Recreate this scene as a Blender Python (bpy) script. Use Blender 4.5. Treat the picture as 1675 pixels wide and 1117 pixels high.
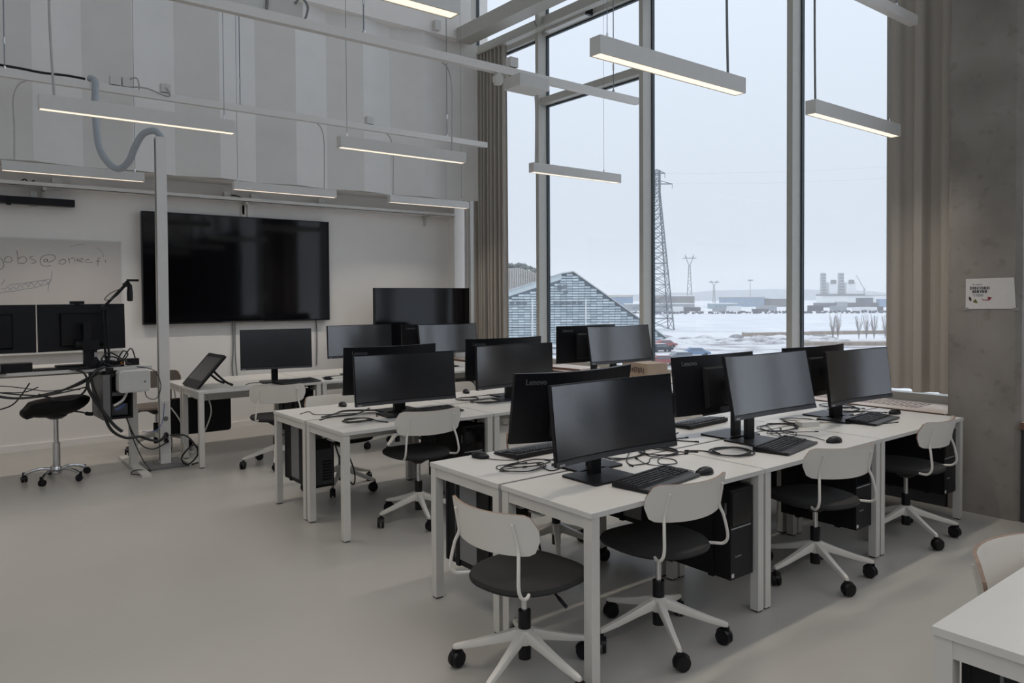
import bpy, bmesh, math, random
from mathutils import Vector, Matrix
R = math.radians
sc = bpy.context.scene
for o in list(bpy.data.objects):
    bpy.data.objects.remove(o)
random.seed(7)
COL = sc.collection

# ------------------------------------------------------------------ camera, sky, exposure
cam_d = bpy.data.cameras.new('camera')
cam = bpy.data.objects.new('camera', cam_d)
COL.objects.link(cam)
FPX, YAW, PIT, ROL = 1218.7, R(51.687), R(1.206), R(-0.329)
cam_d.sensor_width = 36.0
cam_d.lens = FPX * 36.0 / 1675
cam_d.shift_y = (509.41 - 558.5) / 1675
cam_d.clip_start = 0.05
cam_d.clip_end = 6000
F = Vector((math.cos(YAW) * math.cos(PIT), math.sin(YAW) * math.cos(PIT), -math.sin(PIT)))
Rv = Vector((math.sin(YAW), -math.cos(YAW), 0))
Uv = Rv.cross(F)
r_ = math.cos(ROL) * Rv + math.sin(ROL) * Uv
u_ = -math.sin(ROL) * Rv + math.cos(ROL) * Uv
m = Matrix((r_, u_, -F)).transposed().to_4x4()
m.translation = Vector((0, 0, 1.6))
cam.matrix_world = m
sc.camera = cam

sc.view_settings.view_transform = 'Standard'
sc.view_settings.look = 'None'
sc.view_settings.gamma = 1.0
sc.view_settings.use_curve_mapping = False
sc.view_settings.exposure = 0.09
sc.cycles.use_denoising = True
sc.cycles.max_bounces = 10
sc.cycles.diffuse_bounces = 6
sc.cycles.transparent_max_bounces = 16
sc.cycles.volume_bounces = 8
sc.cycles.max_bounces = 14
sc.cycles.caustics_reflective = False
sc.cycles.caustics_refractive = False
sc.cycles.sample_clamp_indirect = 6.0

w = bpy.data.worlds.new('overcast_sky')
sc.world = w
w.use_nodes = True
nt = w.node_tree
bg = nt.nodes['Background']
tc = nt.nodes.new('ShaderNodeTexCoord')
sp = nt.nodes.new('ShaderNodeSeparateXYZ')
rp = nt.nodes.new('ShaderNodeValToRGB')
nt.links.new(tc.outputs['Generated'], sp.inputs[0])
nt.links.new(sp.outputs['Z'], rp.inputs[0])
nt.links.new(rp.outputs[0], bg.inputs['Color'])
rp.color_ramp.elements[0].position = 0.0
rp.color_ramp.elements[0].color = (0.58, 0.63, 0.71, 1)
e = rp.color_ramp.elements.new(1.0)
e.color = (1.35, 1.42, 1.54, 1)
rp.color_ramp.elements[1].position = 0.35
rp.color_ramp.elements[1].color = (0.71, 0.775, 0.885, 1)
SKY = 1.13
bg.inputs['Strength'].default_value = SKY
LAMP_W = 6.5

# ------------------------------------------------------------------ materials
MATS = {}
def mat(name, col, rough=0.5, metal=0.0, ior=1.5, noise=0.0, nscale=20.0, bump=0.0, bscale=200.0, emit=None, sheen=0.0):
    if name in MATS:
        return MATS[name]
    M = bpy.data.materials.new(name)
    M.use_nodes = True
    n = M.node_tree
    b = n.nodes['Principled BSDF']
    b.inputs['Base Color'].default_value = (*col, 1)
    b.inputs['Roughness'].default_value = rough
    b.inputs['Metallic'].default_value = metal
    b.inputs['IOR'].default_value = ior
    if emit:
        b.inputs['Emission Color'].default_value = (*emit[0], 1)
        b.inputs['Emission Strength'].default_value = emit[1]
    if noise:
        t = n.nodes.new('ShaderNodeTexCoord')
        N = n.nodes.new('ShaderNodeTexNoise')
        N.inputs['Scale'].default_value = nscale
        N.inputs['Detail'].default_value = 4
        n.links.new(t.outputs['Object'], N.inputs['Vector'])
        r = n.nodes.new('ShaderNodeValToRGB')
        r.color_ramp.elements[0].position = 0.3
        r.color_ramp.elements[1].position = 0.7
        r.color_ramp.elements[0].color = (*[c * (1 - noise) for c in col], 1)
        r.color_ramp.elements[1].color = (*[min(1, c * (1 + noise)) for c in col], 1)
        n.links.new(N.outputs['Fac'], r.inputs[0])
        n.links.new(r.outputs[0], b.inputs['Base Color'])
    if bump:
        t = n.nodes.new('ShaderNodeTexCoord')
        N = n.nodes.new('ShaderNodeTexNoise')
        N.inputs['Scale'].default_value = bscale
        N.inputs['Detail'].default_value = 3
        n.links.new(t.outputs['Object'], N.inputs['Vector'])
        B = n.nodes.new('ShaderNodeBump')
        B.inputs['Strength'].default_value = bump
        B.inputs['Distance'].default_value = 0.002
        n.links.new(N.outputs['Fac'], B.inputs['Height'])
        n.links.new(B.outputs[0], b.inputs['Normal'])
    MATS[name] = M
    return M

WALL = mat('painted_wall', (0.86, 0.83, 0.795), 0.75, noise=0.015, nscale=3)
FOLD = mat('acoustic_panel', (0.80, 0.785, 0.76), 0.7, noise=0.02, nscale=4)
CEIL = mat('ceiling_paint', (0.80, 0.80, 0.79), 0.8, noise=0.02, nscale=2)
FLOOR = mat('resin_floor', (0.405, 0.39, 0.365), 0.34, noise=0.03, nscale=1.3, bump=0.03, bscale=40)
DESK = mat('white_laminate', (0.61, 0.595, 0.57), 0.40, noise=0.015, nscale=6)
STEEL = mat('white_powder_steel', (0.60, 0.58, 0.545), 0.45, noise=0.015, nscale=10)
CHAIRW = mat('white_shell', (0.70, 0.67, 0.62), 0.42, noise=0.015, nscale=8)
PLY = mat('birch_edge', (0.27, 0.185, 0.135), 0.5, noise=0.15, nscale=60)
SEAT = mat('charcoal_felt', (0.020, 0.019, 0.019), 0.9, noise=0.25, nscale=160, bump=0.3, bscale=400)
BLACK = mat('black_plastic', (0.006, 0.006, 0.008), 0.42, ior=1.38, noise=0.1, nscale=30)
BLACKM = mat('black_matte', (0.004, 0.004, 0.005), 0.6, ior=1.38, noise=0.1, nscale=30)
CHROME = mat('chrome', (0.62, 0.62, 0.63), 0.16, 1.0, noise=0.02)
SCREEN = mat('matte_screen', (0.004, 0.004, 0.006), 0.20, ior=2.35, noise=0.05)
GLOSSY = mat('glossy_screen', (0.003, 0.003, 0.004), 0.06, ior=1.5, noise=0.05)
GREYP = mat('grey_plastic', (0.16, 0.16, 0.165), 0.45, noise=0.06)
DGREY = mat('dark_grey_plastic', (0.045, 0.045, 0.05), 0.45, noise=0.06)
LGREY = mat('light_grey_plastic', (0.66, 0.65, 0.625), 0.5, noise=0.03)
LAMPW = mat('lamp_housing', (0.66, 0.65, 0.63), 0.5, noise=0.015)
RAILM = mat('white_rail_paint', (0.76, 0.74, 0.71), 0.45, noise=0.015)
MULL = mat('window_frame', (0.50, 0.49, 0.45), 0.45, noise=0.02)
GASK = mat('dark_gasket', (0.03, 0.045, 0.055), 0.5, noise=0.05)
CURT = mat('taupe_curtain', (0.42, 0.385, 0.34), 0.85, noise=0.04, nscale=90, bump=0.15, bscale=500)
BIRCH = mat('birch_plywood', (0.62, 0.53, 0.46), 0.5, noise=0.08, nscale=12)
BIRCHE = mat('brown_plywood_edge', (0.16, 0.09, 0.06), 0.6, noise=0.15, nscale=40)
KEYM = mat('keycap', (0.014, 0.014, 0.016), 0.5, noise=0.1)
CABLE = mat('black_cable', (0.012, 0.012, 0.013), 0.5, noise=0.1)
WCABLE = mat('white_cable', (0.45, 0.44, 0.42), 0.5, noise=0.04)
GCABLE = mat('grey_cable', (0.20, 0.21, 0.21), 0.5, noise=0.04)
WIRE = mat('steel_wire', (0.20, 0.23, 0.25), 0.4, 0.6, noise=0.04)
HOSE = mat('grey_hose', (0.40, 0.44, 0.48), 0.35, noise=0.04)
PAPER = mat('paper', (0.62, 0.60, 0.58), 0.8, noise=0.02)
INK = mat('black_ink', (0.012, 0.012, 0.014), 0.7, noise=0.05)
INKG = mat('faded_marker', (0.20, 0.20, 0.205), 0.7, noise=0.2, nscale=30)
INKB = mat('faded_blue_marker', (0.26, 0.275, 0.32), 0.7, noise=0.2, nscale=30)
WBOARD = mat('whiteboard', (0.60, 0.565, 0.53), 0.3, noise=0.02, nscale=2)
ORANGE = mat('orange_plastic', (0.75, 0.25, 0.03), 0.4, noise=0.05)
REDP = mat('red_print', (0.25, 0.02, 0.03), 0.6, noise=0.1)
LOGO = mat('logo_grey', (0.13, 0.13, 0.14), 0.35, noise=0.05)
LOGOW = mat('logo_silver', (0.35, 0.35, 0.36), 0.35, noise=0.05)

def concrete():
    M = bpy.data.materials.new('concrete')
    M.use_nodes = True
    n = M.node_tree
    b = n.nodes['Principled BSDF']
    b.inputs['Roughness'].default_value = 0.8
    t = n.nodes.new('ShaderNodeTexCoord')
    mixc = None
    N = n.nodes.new('ShaderNodeTexNoise'); N.inputs['Scale'].default_value = 2.2; N.inputs['Detail'].default_value = 6
    n.links.new(t.outputs['Object'], N.inputs['Vector'])
    r = n.nodes.new('ShaderNodeValToRGB')
    r.color_ramp.elements[0].position = 0.3; r.color_ramp.elements[0].color = (0.20, 0.178, 0.158, 1)
    r.color_ramp.elements[1].position = 0.72; r.color_ramp.elements[1].color = (0.315, 0.288, 0.26, 1)
    n.links.new(N.outputs['Fac'], r.inputs[0])
    N2 = n.nodes.new('ShaderNodeTexNoise'); N2.inputs['Scale'].default_value = 11; N2.inputs['Detail'].default_value = 2
    n.links.new(t.outputs['Object'], N2.inputs['Vector'])
    r2 = n.nodes.new('ShaderNodeValToRGB')
    r2.color_ramp.elements[0].position = 0.30; r2.color_ramp.elements[0].color = (0.78, 0.77, 0.76, 1)
    r2.color_ramp.elements[1].position = 0.40; r2.color_ramp.elements[1].color = (1, 1, 1, 1)
    n.links.new(N2.outputs['Fac'], r2.inputs[0])
    mx = n.nodes.new('ShaderNodeMixRGB'); mx.blend_type = 'MULTIPLY'; mx.inputs[0].default_value = 0.7
    n.links.new(r.outputs[0], mx.inputs[1]); n.links.new(r2.outputs[0], mx.inputs[2])
    n.links.new(mx.outputs[0], b.inputs['Base Color'])
    B = n.nodes.new('ShaderNodeBump'); B.inputs['Strength'].default_value = 0.2; B.inputs['Distance'].default_value = 0.01
    n.links.new(N.outputs['Fac'], B.inputs['Height']); n.links.new(B.outputs[0], b.inputs['Normal'])
    return M
CONC = concrete()

def glass():
    M = bpy.data.materials.new('window_glass')
    M.use_nodes = True
    n = M.node_tree
    for x in list(n.nodes):
        n.nodes.remove(x)
    o = n.nodes.new('ShaderNodeOutputMaterial')
    tr = n.nodes.new('ShaderNodeBsdfTransparent'); tr.inputs['Color'].default_value = (0.97, 0.98, 0.98, 1)
    gl = n.nodes.new('ShaderNodeBsdfGlossy'); gl.inputs['Roughness'].default_value = 0.0
    lw = n.nodes.new('ShaderNodeLayerWeight'); lw.inputs['Blend'].default_value = 0.5
    pw = n.nodes.new('ShaderNodeMath'); pw.operation = 'POWER'; pw.inputs[1].default_value = 5.0
    ma = n.nodes.new('ShaderNodeMath'); ma.operation = 'MULTIPLY_ADD'; ma.inputs[1].default_value = 0.8; ma.inputs[2].default_value = 0.02
    n.links.new(lw.outputs['Facing'], pw.inputs[0]); n.links.new(pw.outputs[0], ma.inputs[0])
    mx = n.nodes.new('ShaderNodeMixShader')
    n.links.new(ma.outputs[0], mx.inputs[0]); n.links.new(tr.outputs[0], mx.inputs[1]); n.links.new(gl.outputs[0], mx.inputs[2])
    n.links.new(mx.outputs[0], o.inputs['Surface'])
    return M
GLASS = glass()
DIFF = mat('lamp_diffuser', (0.8, 0.75, 0.7), 0.6, emit=((1.0, 0.835, 0.65), 1.03))

def island_mat(name, c0, c1, rough=0.4, seed_scale=1.0):
    M = bpy.data.materials.new(name)
    M.use_nodes = True
    n = M.node_tree
    b = n.nodes['Principled BSDF']
    b.inputs['Roughness'].default_value = rough
    g = n.nodes.new('ShaderNodeNewGeometry')
    r = n.nodes.new('ShaderNodeValToRGB')
    r.color_ramp.elements[0].color = (*c0, 1); r.color_ramp.elements[1].color = (*c1, 1)
    n.links.new(g.outputs['Random Per Island'], r.inputs[0])
    n.links.new(r.outputs[0], b.inputs['Base Color'])
    return M

# ------------------------------------------------------------------ mesh helpers
def NB():
    return bmesh.new()
def box(bm, x0, x1, y0, y1, z0, z1, M=None):
    vs = [bm.verts.new((x, y, z)) for x in (x0, x1) for y in (y0, y1) for z in (z0, z1)]
    for f in ((0, 1, 3, 2), (4, 6, 7, 5), (0, 4, 5, 1), (2, 3, 7, 6), (0, 2, 6, 4), (1, 5, 7, 3)):
        bm.faces.new([vs[i] for i in f])
    if M is not None:
        for v in vs:
            v.co = M @ v.co
    return vs
def prism(bm, pts, z0, z1, M=None):
    n = len(pts)
    a = [bm.verts.new((p[0], p[1], z0)) for p in pts]
    b = [bm.verts.new((p[0], p[1], z1)) for p in pts]
    bm.faces.new(list(reversed(a))); bm.faces.new(b)
    for i in range(n):
        bm.faces.new((a[i], a[(i + 1) % n], b[(i + 1) % n], b[i]))
    if M is not None:
        for v in a + b:
            v.co = M @ v.co
    return a + b
def rrect(w, h, r, n=4, cx=0, cy=0):
    out = []
    for sx, sy, a0 in ((1, 1, 0), (-1, 1, 90), (-1, -1, 180), (1, -1, 270)):
        for k in range(n + 1):
            a = R(a0 + 90 * k / n)
            out.append((cx + sx * (w / 2 - r) + r * math.cos(a), cy + sy * (h / 2 - r) + r * math.sin(a)))
    return out
def frame_of(d):
    d = Vector(d).normalized()
    a = Vector((0, 0, 1)) if abs(d.z) < 0.9 else Vector((1, 0, 0))
    u = d.cross(a).normalized()
    return u, d.cross(u).normalized()
def cyl(bm, p0, p1, r0, r1=None, n=12):
    r1 = r0 if r1 is None else r1
    p0 = Vector(p0); p1 = Vector(p1)
    u, v = frame_of(p1 - p0)
    A = []; B = []
    for k in range(n):
        a = 2 * math.pi * k / n
        d = u * math.cos(a) + v * math.sin(a)
        A.append(bm.verts.new(p0 + d * r0)); B.append(bm.verts.new(p1 + d * r1))
    bm.faces.new(A); bm.faces.new(list(reversed(B)))
    for k in range(n):
        bm.faces.new((A[k], B[k], B[(k + 1) % n], A[(k + 1) % n]))
def catmull(pts, sub=6):
    P = [Vector(p) for p in pts]
    if len(P) < 3:
        return P
    out = []
    for i in range(len(P) - 1):
        p0 = P[max(i - 1, 0)]; p1 = P[i]; p2 = P[i + 1]; p3 = P[min(i + 2, len(P) - 1)]
        for k in range(sub):
            t = k / sub
            out.append(0.5 * ((2 * p1) + (p2 - p0) * t + (2 * p0 - 5 * p1 + 4 * p2 - p3) * t * t + (3 * p1 - p0 - 3 * p2 + p3) * t ** 3))
    out.append(P[-1])
    return out
def tube(bm, pts, r, n=8, smooth=6):
    P = catmull(pts, smooth) if smooth else [Vector(p) for p in pts]
    rings = []
    u = None
    for i, p in enumerate(P):
        d = (P[min(i + 1, len(P) - 1)] - P[max(i - 1, 0)])
        if d.length < 1e-9:
            d = Vector((0, 0, 1))
        d.normalize()
        if u is None:
            u, v = frame_of(d)
        else:
            u = (u - d * u.dot(d))
            if u.length < 1e-6:
                u, v = frame_of(d)
            u.normalize(); v = d.cross(u)
        rr = r[i] if isinstance(r, (list, tuple)) else r
        rings.append([bm.verts.new(p + (u * math.cos(2 * math.pi * k / n) + v * math.sin(2 * math.pi * k / n)) * rr) for k in range(n)])
    for a, b in zip(rings, rings[1:]):
        for k in range(n):
            bm.faces.new((a[k], a[(k + 1) % n], b[(k + 1) % n], b[k]))
    bm.faces.new(list(reversed(rings[0]))); bm.faces.new(rings[-1])
def lathe(bm, prof, n=16, c=(0, 0)):
    rings = [[bm.verts.new((c[0] + r * math.cos(2 * math.pi * k / n), c[1] + r * math.sin(2 * math.pi * k / n), z)) for k in range(n)] for r, z in prof]
    for a, b in zip(rings, rings[1:]):
        for k in range(n):
            bm.faces.new((a[k], a[(k + 1) % n], b[(k + 1) % n], b[k]))
    bm.faces.new(list(reversed(rings[0]))); bm.faces.new(rings[-1])
def bevel(bm, w, seg=2):
    es = [e for e in bm.edges if len(e.link_faces) == 2 and e.calc_face_angle(0) > R(35)]
    bmesh.ops.bevel(bm, geom=es, offset=w, segments=seg, affect='EDGES', profile=0.6)
def obj(name, bm, m_, parent=None, smooth=False, loc=None):
    bmesh.ops.recalc_face_normals(bm, faces=bm.faces)
    me = bpy.data.meshes.new(name)
    bm.to_mesh(me); bm.free()
    me.materials.append(m_)
    if smooth:
        for p in me.polygons:
            p.use_smooth = True
        try:
            me.set_sharp_from_angle(angle=R(40))
        except Exception:
            pass
    o = bpy.data.objects.new(name, me)
    COL.objects.link(o)
    if parent:
        o.parent = parent
    if loc:
        o.location = loc
    return o
def again(name, src, parent, loc=(0, 0, 0), rotz=0.0):
    o = bpy.data.objects.new(name, src.data)
    COL.objects.link(o)
    o.parent = parent; o.location = loc; o.rotation_euler = (0, 0, rotz)
    return o
def thing(name, label, cat, loc=(0, 0, 0), rz=0.0, group=None):
    o = bpy.data.objects.new(name, None)
    COL.objects.link(o)
    o.empty_display_size = 0.1
    o.location = loc; o.rotation_euler = (0, 0, rz)
    o['label'] = label; o['category'] = cat
    if group:
        o['group'] = group
    return o
def tag(o, label, cat, group=None):
    o['label'] = label; o['category'] = cat
    if group:
        o['group'] = group
    return o
def struct(o):
    o['kind'] = 'structure'
    return o
def stuff(o):
    o['kind'] = 'stuff'
    return o
def dup(root, loc, rz, label, group=None):
    r = root.copy(); COL.objects.link(r)
    r.location = loc; r.rotation_euler = (0, 0, rz); r['label'] = label
    if group:
        r['group'] = group
    for ch in list(root.children):
        c = ch.copy(); COL.objects.link(c); c.parent = r
        for g in list(ch.children):
            d = g.copy(); COL.objects.link(d); d.parent = c
    return r
def text(name, body, size, m_, parent, loc, rot, extrude=0.0004, align='CENTER', spacing=1.0, shear=0.0, bold=0.0):
    cu = bpy.data.curves.new(name, 'FONT')
    cu.body = body; cu.size = size; cu.extrude = extrude; cu.align_x = align; cu.align_y = 'CENTER'
    cu.space_character = spacing; cu.offset = bold; cu.shear = shear; cu.resolution_u = 3
    cu.materials.append(m_)
    o = bpy.data.objects.new(name, cu)
    COL.objects.link(o)
    bpy.context.view_layer.update()
    me = bpy.data.meshes.new_from_object(o.evaluated_get(bpy.context.evaluated_depsgraph_get()))
    bpy.data.objects.remove(o); bpy.data.curves.remove(cu)
    me.name = name
    if not me.materials:
        me.materials.append(m_)
    o = bpy.data.objects.new(name, me); COL.objects.link(o)
    o.parent = parent; o.location = loc; o.rotation_euler = rot
    return o

# ------------------------------------------------------------------ room shell
XW, YB, ZC = 6.60, 9.30, 9.0          # window plane, back wall, ceiling
XL, YR = -4.5, -6.0
b = NB(); box(b, XL, XW + 0.1, YR, YB + 0.2, -0.12, 0.0); struct(obj('floor', b, FLOOR))
b = NB(); box(b, XL - 0.2, XW + 0.3, YR - 0.2, YB + 0.2, ZC, ZC + 0.2); struct(obj('ceiling', b, CEIL))
b = NB()
box(b, XL - 0.2, XL, YR, YB, -0.1, 1.0); box(b, XL - 0.2, XL, YR, YB, 8.6, ZC); box(b, XL - 0.2, XL, YR, YR + 0.6, 1.0, 8.6); box(b, XL - 0.2, XL, 0.6, YB, 1.0, 8.6)
struct(obj('wall_left', b, WALL))
wl = bpy.data.objects.new('window_12', None); COL.objects.link(wl); wl['kind'] = 'structure'; wl.location = (XL - 0.1, YR + 0.6, 1.0)  # unseen window, added to fill the room with light from the left
LWL = 0.6 - YR - 0.6
for k in range(5):
    y = LWL * k / 4
    b = NB(); box(b, -0.06, 0.06, y - 0.04, y + 0.04, 0, 7.6); obj('mullion', b, MULL, wl)
for k in range(4):
    b = NB(); box(b, -0.004, 0.004, LWL * k / 4 + 0.04, LWL * (k + 1) / 4 - 0.04, 0, 7.6); obj('pane', b, GLASS, wl)
b = NB()
CX0, CX1, CZ0, CZ1 = -4.1, 4.2, 3.5, 8.6         # unseen high window band, added behind the camera for more light
box(b, XL - 0.2, XW + 0.1, YR - 0.2, YR, -0.1, CZ0); box(b, XL - 0.2, XW + 0.1, YR - 0.2, YR, CZ1, ZC)
box(b, XL - 0.2, CX0, YR - 0.2, YR, CZ0, CZ1); box(b, CX1, XW + 0.1, YR - 0.2, YR, CZ0, CZ1)
struct(obj('wall_front', b, WALL))
DARKW = mat('added_dark_facing', (0.03, 0.03, 0.033), 0.9, noise=0.1)  # made-up dark finish that keeps the screen reflections dark
b = NB(); box(b, XL, XW - 0.02, YR, YR + 0.04, 0, 3.3); struct(obj('trim_9', b, DARKW))  # unseen dark sheet added on the rear wall to darken screen reflections
wr = bpy.data.objects.new('window_10', None); COL.objects.link(wr); wr['kind'] = 'structure'; wr.location = (0, YR - 0.1, 0)
for k in range(6):
    x = CX0 + (CX1 - CX0) * k / 5
    b = NB(); box(b, x - 0.04, x + 0.04, -0.06, 0.06, CZ0, CZ1); obj('mullion', b, MULL, wr)
for k in range(5):
    x = CX0 + (CX1 - CX0) * k / 5; x2 = CX0 + (CX1 - CX0) * (k + 1) / 5
    b = NB(); box(b, x + 0.04, x2 - 0.04, -0.004, 0.004, CZ0, CZ1); obj('pane', b, GLASS, wr)
b = NB(); box(b, XW - 0.02, XW + 0.1, YR, -1.70, 0.73, 3.4); struct(obj('wall_right_solid', b, DARKW))
wr = bpy.data.objects.new('window_11', None); COL.objects.link(wr); wr['kind'] = 'structure'; wr.location = (XW, YR, 3.4)  # unseen upper glazing, added to let more daylight in
for k in range(4):
    y = 0.03 + k * 1.40
    b = NB(); box(b, -0.17, 0, y - 0.03, y + 0.03, 0, ZC - 3.41); obj('mullion', b, MULL, wr)
for k in range(3):
    y = 0.03 + k * 1.40
    b = NB(); box(b, -0.004, 0.004, y + 0.03, y + 1.37, 0, ZC - 3.41); obj('pane', b, GLASS, wr)
b = NB(); box(b, XL - 0.2, XW + 0.3, YB, YB + 0.2, -0.1, ZC); wall_back = struct(obj('wall_back', b, WALL))
b = NB(); box(b, XL, XW - 0.55, YB - 0.015, YB, 0.0, 0.07); bevel(b, 0.004); struct(obj('baseboard_back', b, WALL))
# upper wall: a box bulkhead that carries the folded acoustic panels
b = NB(); box(b, XL, 6.16, 8.90, YB - 0.002, 2.97, 5.22)
struct(obj('wall_bulkhead', b, FOLD))
bulk = bpy.data.objects['wall_bulkhead']
RID = 0.884
for k in range(-8, 6):
    x0 = RID + 0.904 * k
    x1 = x0 + 0.452; x2 = x0 + 0.904
    for (xa, ya, xb, yb) in ((x0, 8.755, x1, 8.885), (x1, 8.885, x2, 8.755)):
        if xa > 6.1:
            continue
        b = NB()
        prism(b, [(xa, ya), (xb, yb), (xb, yb + 0.012), (xa, ya + 0.012)], 2.965, 5.20)
        obj('fold_panel', b, FOLD, bulk)
b = NB(); box(b, XL, 6.16, 8.70, YB - 0.002, 5.20, ZC - 0.002); struct(obj('wall_upper', b, WALL))
# corner post and pilaster beside the window
b = NB(); box(b, 6.15, 6.33, 9.14, 9.298, 0.0, 2.968); bevel(b, 0.01); struct(obj('trim_1', b, WALL))
b = NB(); box(b, 6.47, 6.60, 9.16, 9.298, 0.0, 5.2); bevel(b, 0.01); struct(obj('trim_2', b, WALL))
b = NB(); tube(b, [(6.17, 8.86, 2.98), (6.17, 8.86, 5.19)], 0.035, 12, 0); struct(obj('trim_3', b, WALL, smooth=True))

# concrete column
b = NB(); prism(b, [(5.97, 1.90), (6.0, 1.865), (6.42, 1.865), (6.42, 2.335), (5.985, 2.335), (5.97, 2.32)], 0, ZC - 0.002)
struct(obj('trim_4', b, CONC))

# window wall: parapet, bench, mullions, panes
b = NB(); box(b, XW - 0.02, XW + 0.3, YR, YB, -0.1, 0.73); struct(obj('wall_right', b, WALL))
b = NB(); box(b, 5.95, XW - 0.03, 2.345, 9.12, 0.66, 0.70)
bench = struct(obj('trim_5', b, BIRCH))
b = NB(); box(b, 5.935, 5.95, 2.345, 9.12, 0.655, 0.703); obj('edge_band', b, BIRCHE, bench)
b = NB(); box(b, 5.98, 6.0, 2.345, 9.12, 0.0, 0.659); obj('front_board', b, DGREY, bench)
b = NB(); box(b, 5.95, XW - 0.03, YR + .02, 1.855, 0.66, 0.70)
bench2 = struct(obj('trim_6', b, BIRCH))
b = NB(); box(b, 5.935, 5.95, YR + .02, 1.855, 0.655, 0.703); obj('edge_band', b, BIRCHE, bench2)
b = NB(); box(b, 5.98, 6.0, YR + .02, 1.855, 0.0, 0.659); obj('front_board', b, DGREY, bench2)
# slotted vent grille let into the bench top
b = NB()
for r in range(2):
    for k in range(26):
        y = 2.62 + k * 0.036
        box(b, 6.12 + r * 0.15, 6.25 + r * 0.15, y, y + 0.016, 0.6995, 0.7012)
stuff(obj('vent_slots', b, BIRCHE, bench))

MY = [-1.67, 0.19, 2.06, 3.905, 5.755, 7.58]     # mullion centres
def window(i, y0, y1, transom=False):
    """one bay from mullion centre y0 to y1; owns the mullion at y1"""
    root = bpy.data.objects.new('window_%d' % i, None)
    COL.objects.link(root); root['kind'] = 'structure'
    root.location = (XW, y0, 0)
    L = y1 - y0
    b = NB(); box(b, -0.17, 0.0, L - 0.03, L + 0.03, 0.70, ZC - .01); bevel(b, 0.003, 1); obj('mullion', b, MULL, root)
    b = NB()
    for yy in (0.03, L - 0.045):
        box(b, -0.03, 0.012, yy, yy + 0.015, 0.75, ZC - .01)
    obj('gasket', b, GASK, root)
    b = NB(); box(b, -0.10, 0.0, 0.03, L - 0.03, 0.70, 0.765); bevel(b, 0.004, 1); obj('sill_rail', b, MULL, root)
    b = NB(); box(b, -0.09, 0.0, 0.03, L - 0.03, 5.05, 5.30); bevel(b, 0.004, 1); obj('head_rail', b, MULL, root)
    b = NB(); box(b, -0.028, 0.01, 0.045, L - 0.045, 5.03, 5.05); obj('head_gasket', b, GASK, root)
    if transom:
        b = NB(); box(b, -0.13, 0.0, 0.03, L - 0.03, 4.13, 4.22); bevel(b, 0.004, 1); obj('transom', b, MULL, root)
        b = NB(); box(b, -0.028, 0.01, 0.045, L - 0.045, 4.112, 4.13); obj('transom_gasket', b, GASK, root)
    zz = [(0.765, 4.112), (4.22, 5.03), (5.30, ZC - .01)] if transom else [(0.765, 5.03), (5.30, ZC - .01)]
    for (z0, z1) in zz:
        b = NB(); box(b, 0.0, 0.008, 0.045, L - 0.045, z0, z1); obj('pane', b, GLASS, root)
    return root
for i in range(len(MY) - 1):
    window(i + 1, MY[i], MY[i + 1], i == 4)
# last bay, by the corner
window(6, MY[-1], 9.16)
# cover box with the curtain track
b = NB(); box(b, 5.91, 6.14, YR + .05, 8.69, 5.15, 5.34); bevel(b, 0.006, 1); struct(obj('trim_7', b, MULL))
b = NB(); box(b, 6.30, 6.40, 2.4, 9.1, 5.06, 5.085); struct(obj('trim_8', b, MULL))
# window opener motor on the head rail
t = thing('window_opener', 'grey window opener box on the top window rail, with a hanging wire', 'window opener', (6.45, 7.25, 5.03))
b = NB(); box(b, -0.04, 0.04, -0.62, 0.14, 0.0, 0.07); bevel(b, 0.006); obj('motor_housing', b, LGREY, t)
b = NB(); box(b, -0.045, 0.045, -0.66, -0.62, -0.003, 0.073); obj('end_cap', b, BLACK, t)
b = NB(); tube(b, [(0.0, 0.14, 0.05), (-0.02, 0.22, 0.06), (-0.04, 0.3, 0.12), (-0.03, 0.36, 0.2)], 0.007, 6); obj('wire', b, GCABLE, t)

# ------------------------------------------------------------------ curtains
def curtain(label, x, y0, y1, z0, z1, folds, seed):
    rnd = random.Random(seed)
    n = folds * 10
    b = NB()
    ph = [rnd.uniform(0.7, 1.35) for _ in range(folds + 2)]
    acc = [0]
    for p in ph:
        acc.append(acc[-1] + p)
    tot = acc[folds]
    rows = []
    for z, amp, jit in ((z0, 0.045, 0.012), (z0 + (z1 - z0) * 0.35, 0.045, 0.006), (z0 + (z1 - z0) * 0.7, 0.04, 0.003), (z1, 0.032, 0.0)):
        row = []
        for k in range(n + 1):
            f = k / n * folds
            i = int(min(f, folds - 1e-6)); fr = f - i
            y = y0 + (y1 - y0) * (acc[i] + ph[i] * fr) / tot
            a = amp * (0.75 + 0.5 * ((i * 37) % 7) / 7)
            s = math.cos(2 * math.pi * fr)
            xx = x + a * (abs(s) ** 0.75) * (1 if s > 0 else -1) + jit * math.sin(i * 2.1)
            row.append((xx, y + 0.25 * a * math.sin(4 * math.pi * fr), z + jit * 0.8 * math.sin(i * 1.7)))
        rows.append(row)
    grid = [[b.verts.new(p) for p in r] for r in rows]
    back = [[b.verts.new((p[0] + 0.004, p[1], p[2])) for p in r] for r in rows]
    for g in (grid, back):
        for r0, r1 in zip(g, g[1:]):
            for k in range(n):
                b.faces.new((r0[k], r0[k + 1], r1[k + 1], r1[k]))
    for k in range(n):
        b.faces.new((grid[0][k], back[0][k], back[0][k + 1], grid[0][k + 1]))
        b.faces.new((grid[-1][k], grid[-1][k + 1], back[-1][k + 1], back[-1][k]))
    return tag(obj('curtain', b, CURT, smooth=True), label, 'curtain')
curtain('long taupe curtain gathered in the corner left of the windows', 6.35, 8.16, 8.90, 0.80, 5.06, 9, 3)
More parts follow.
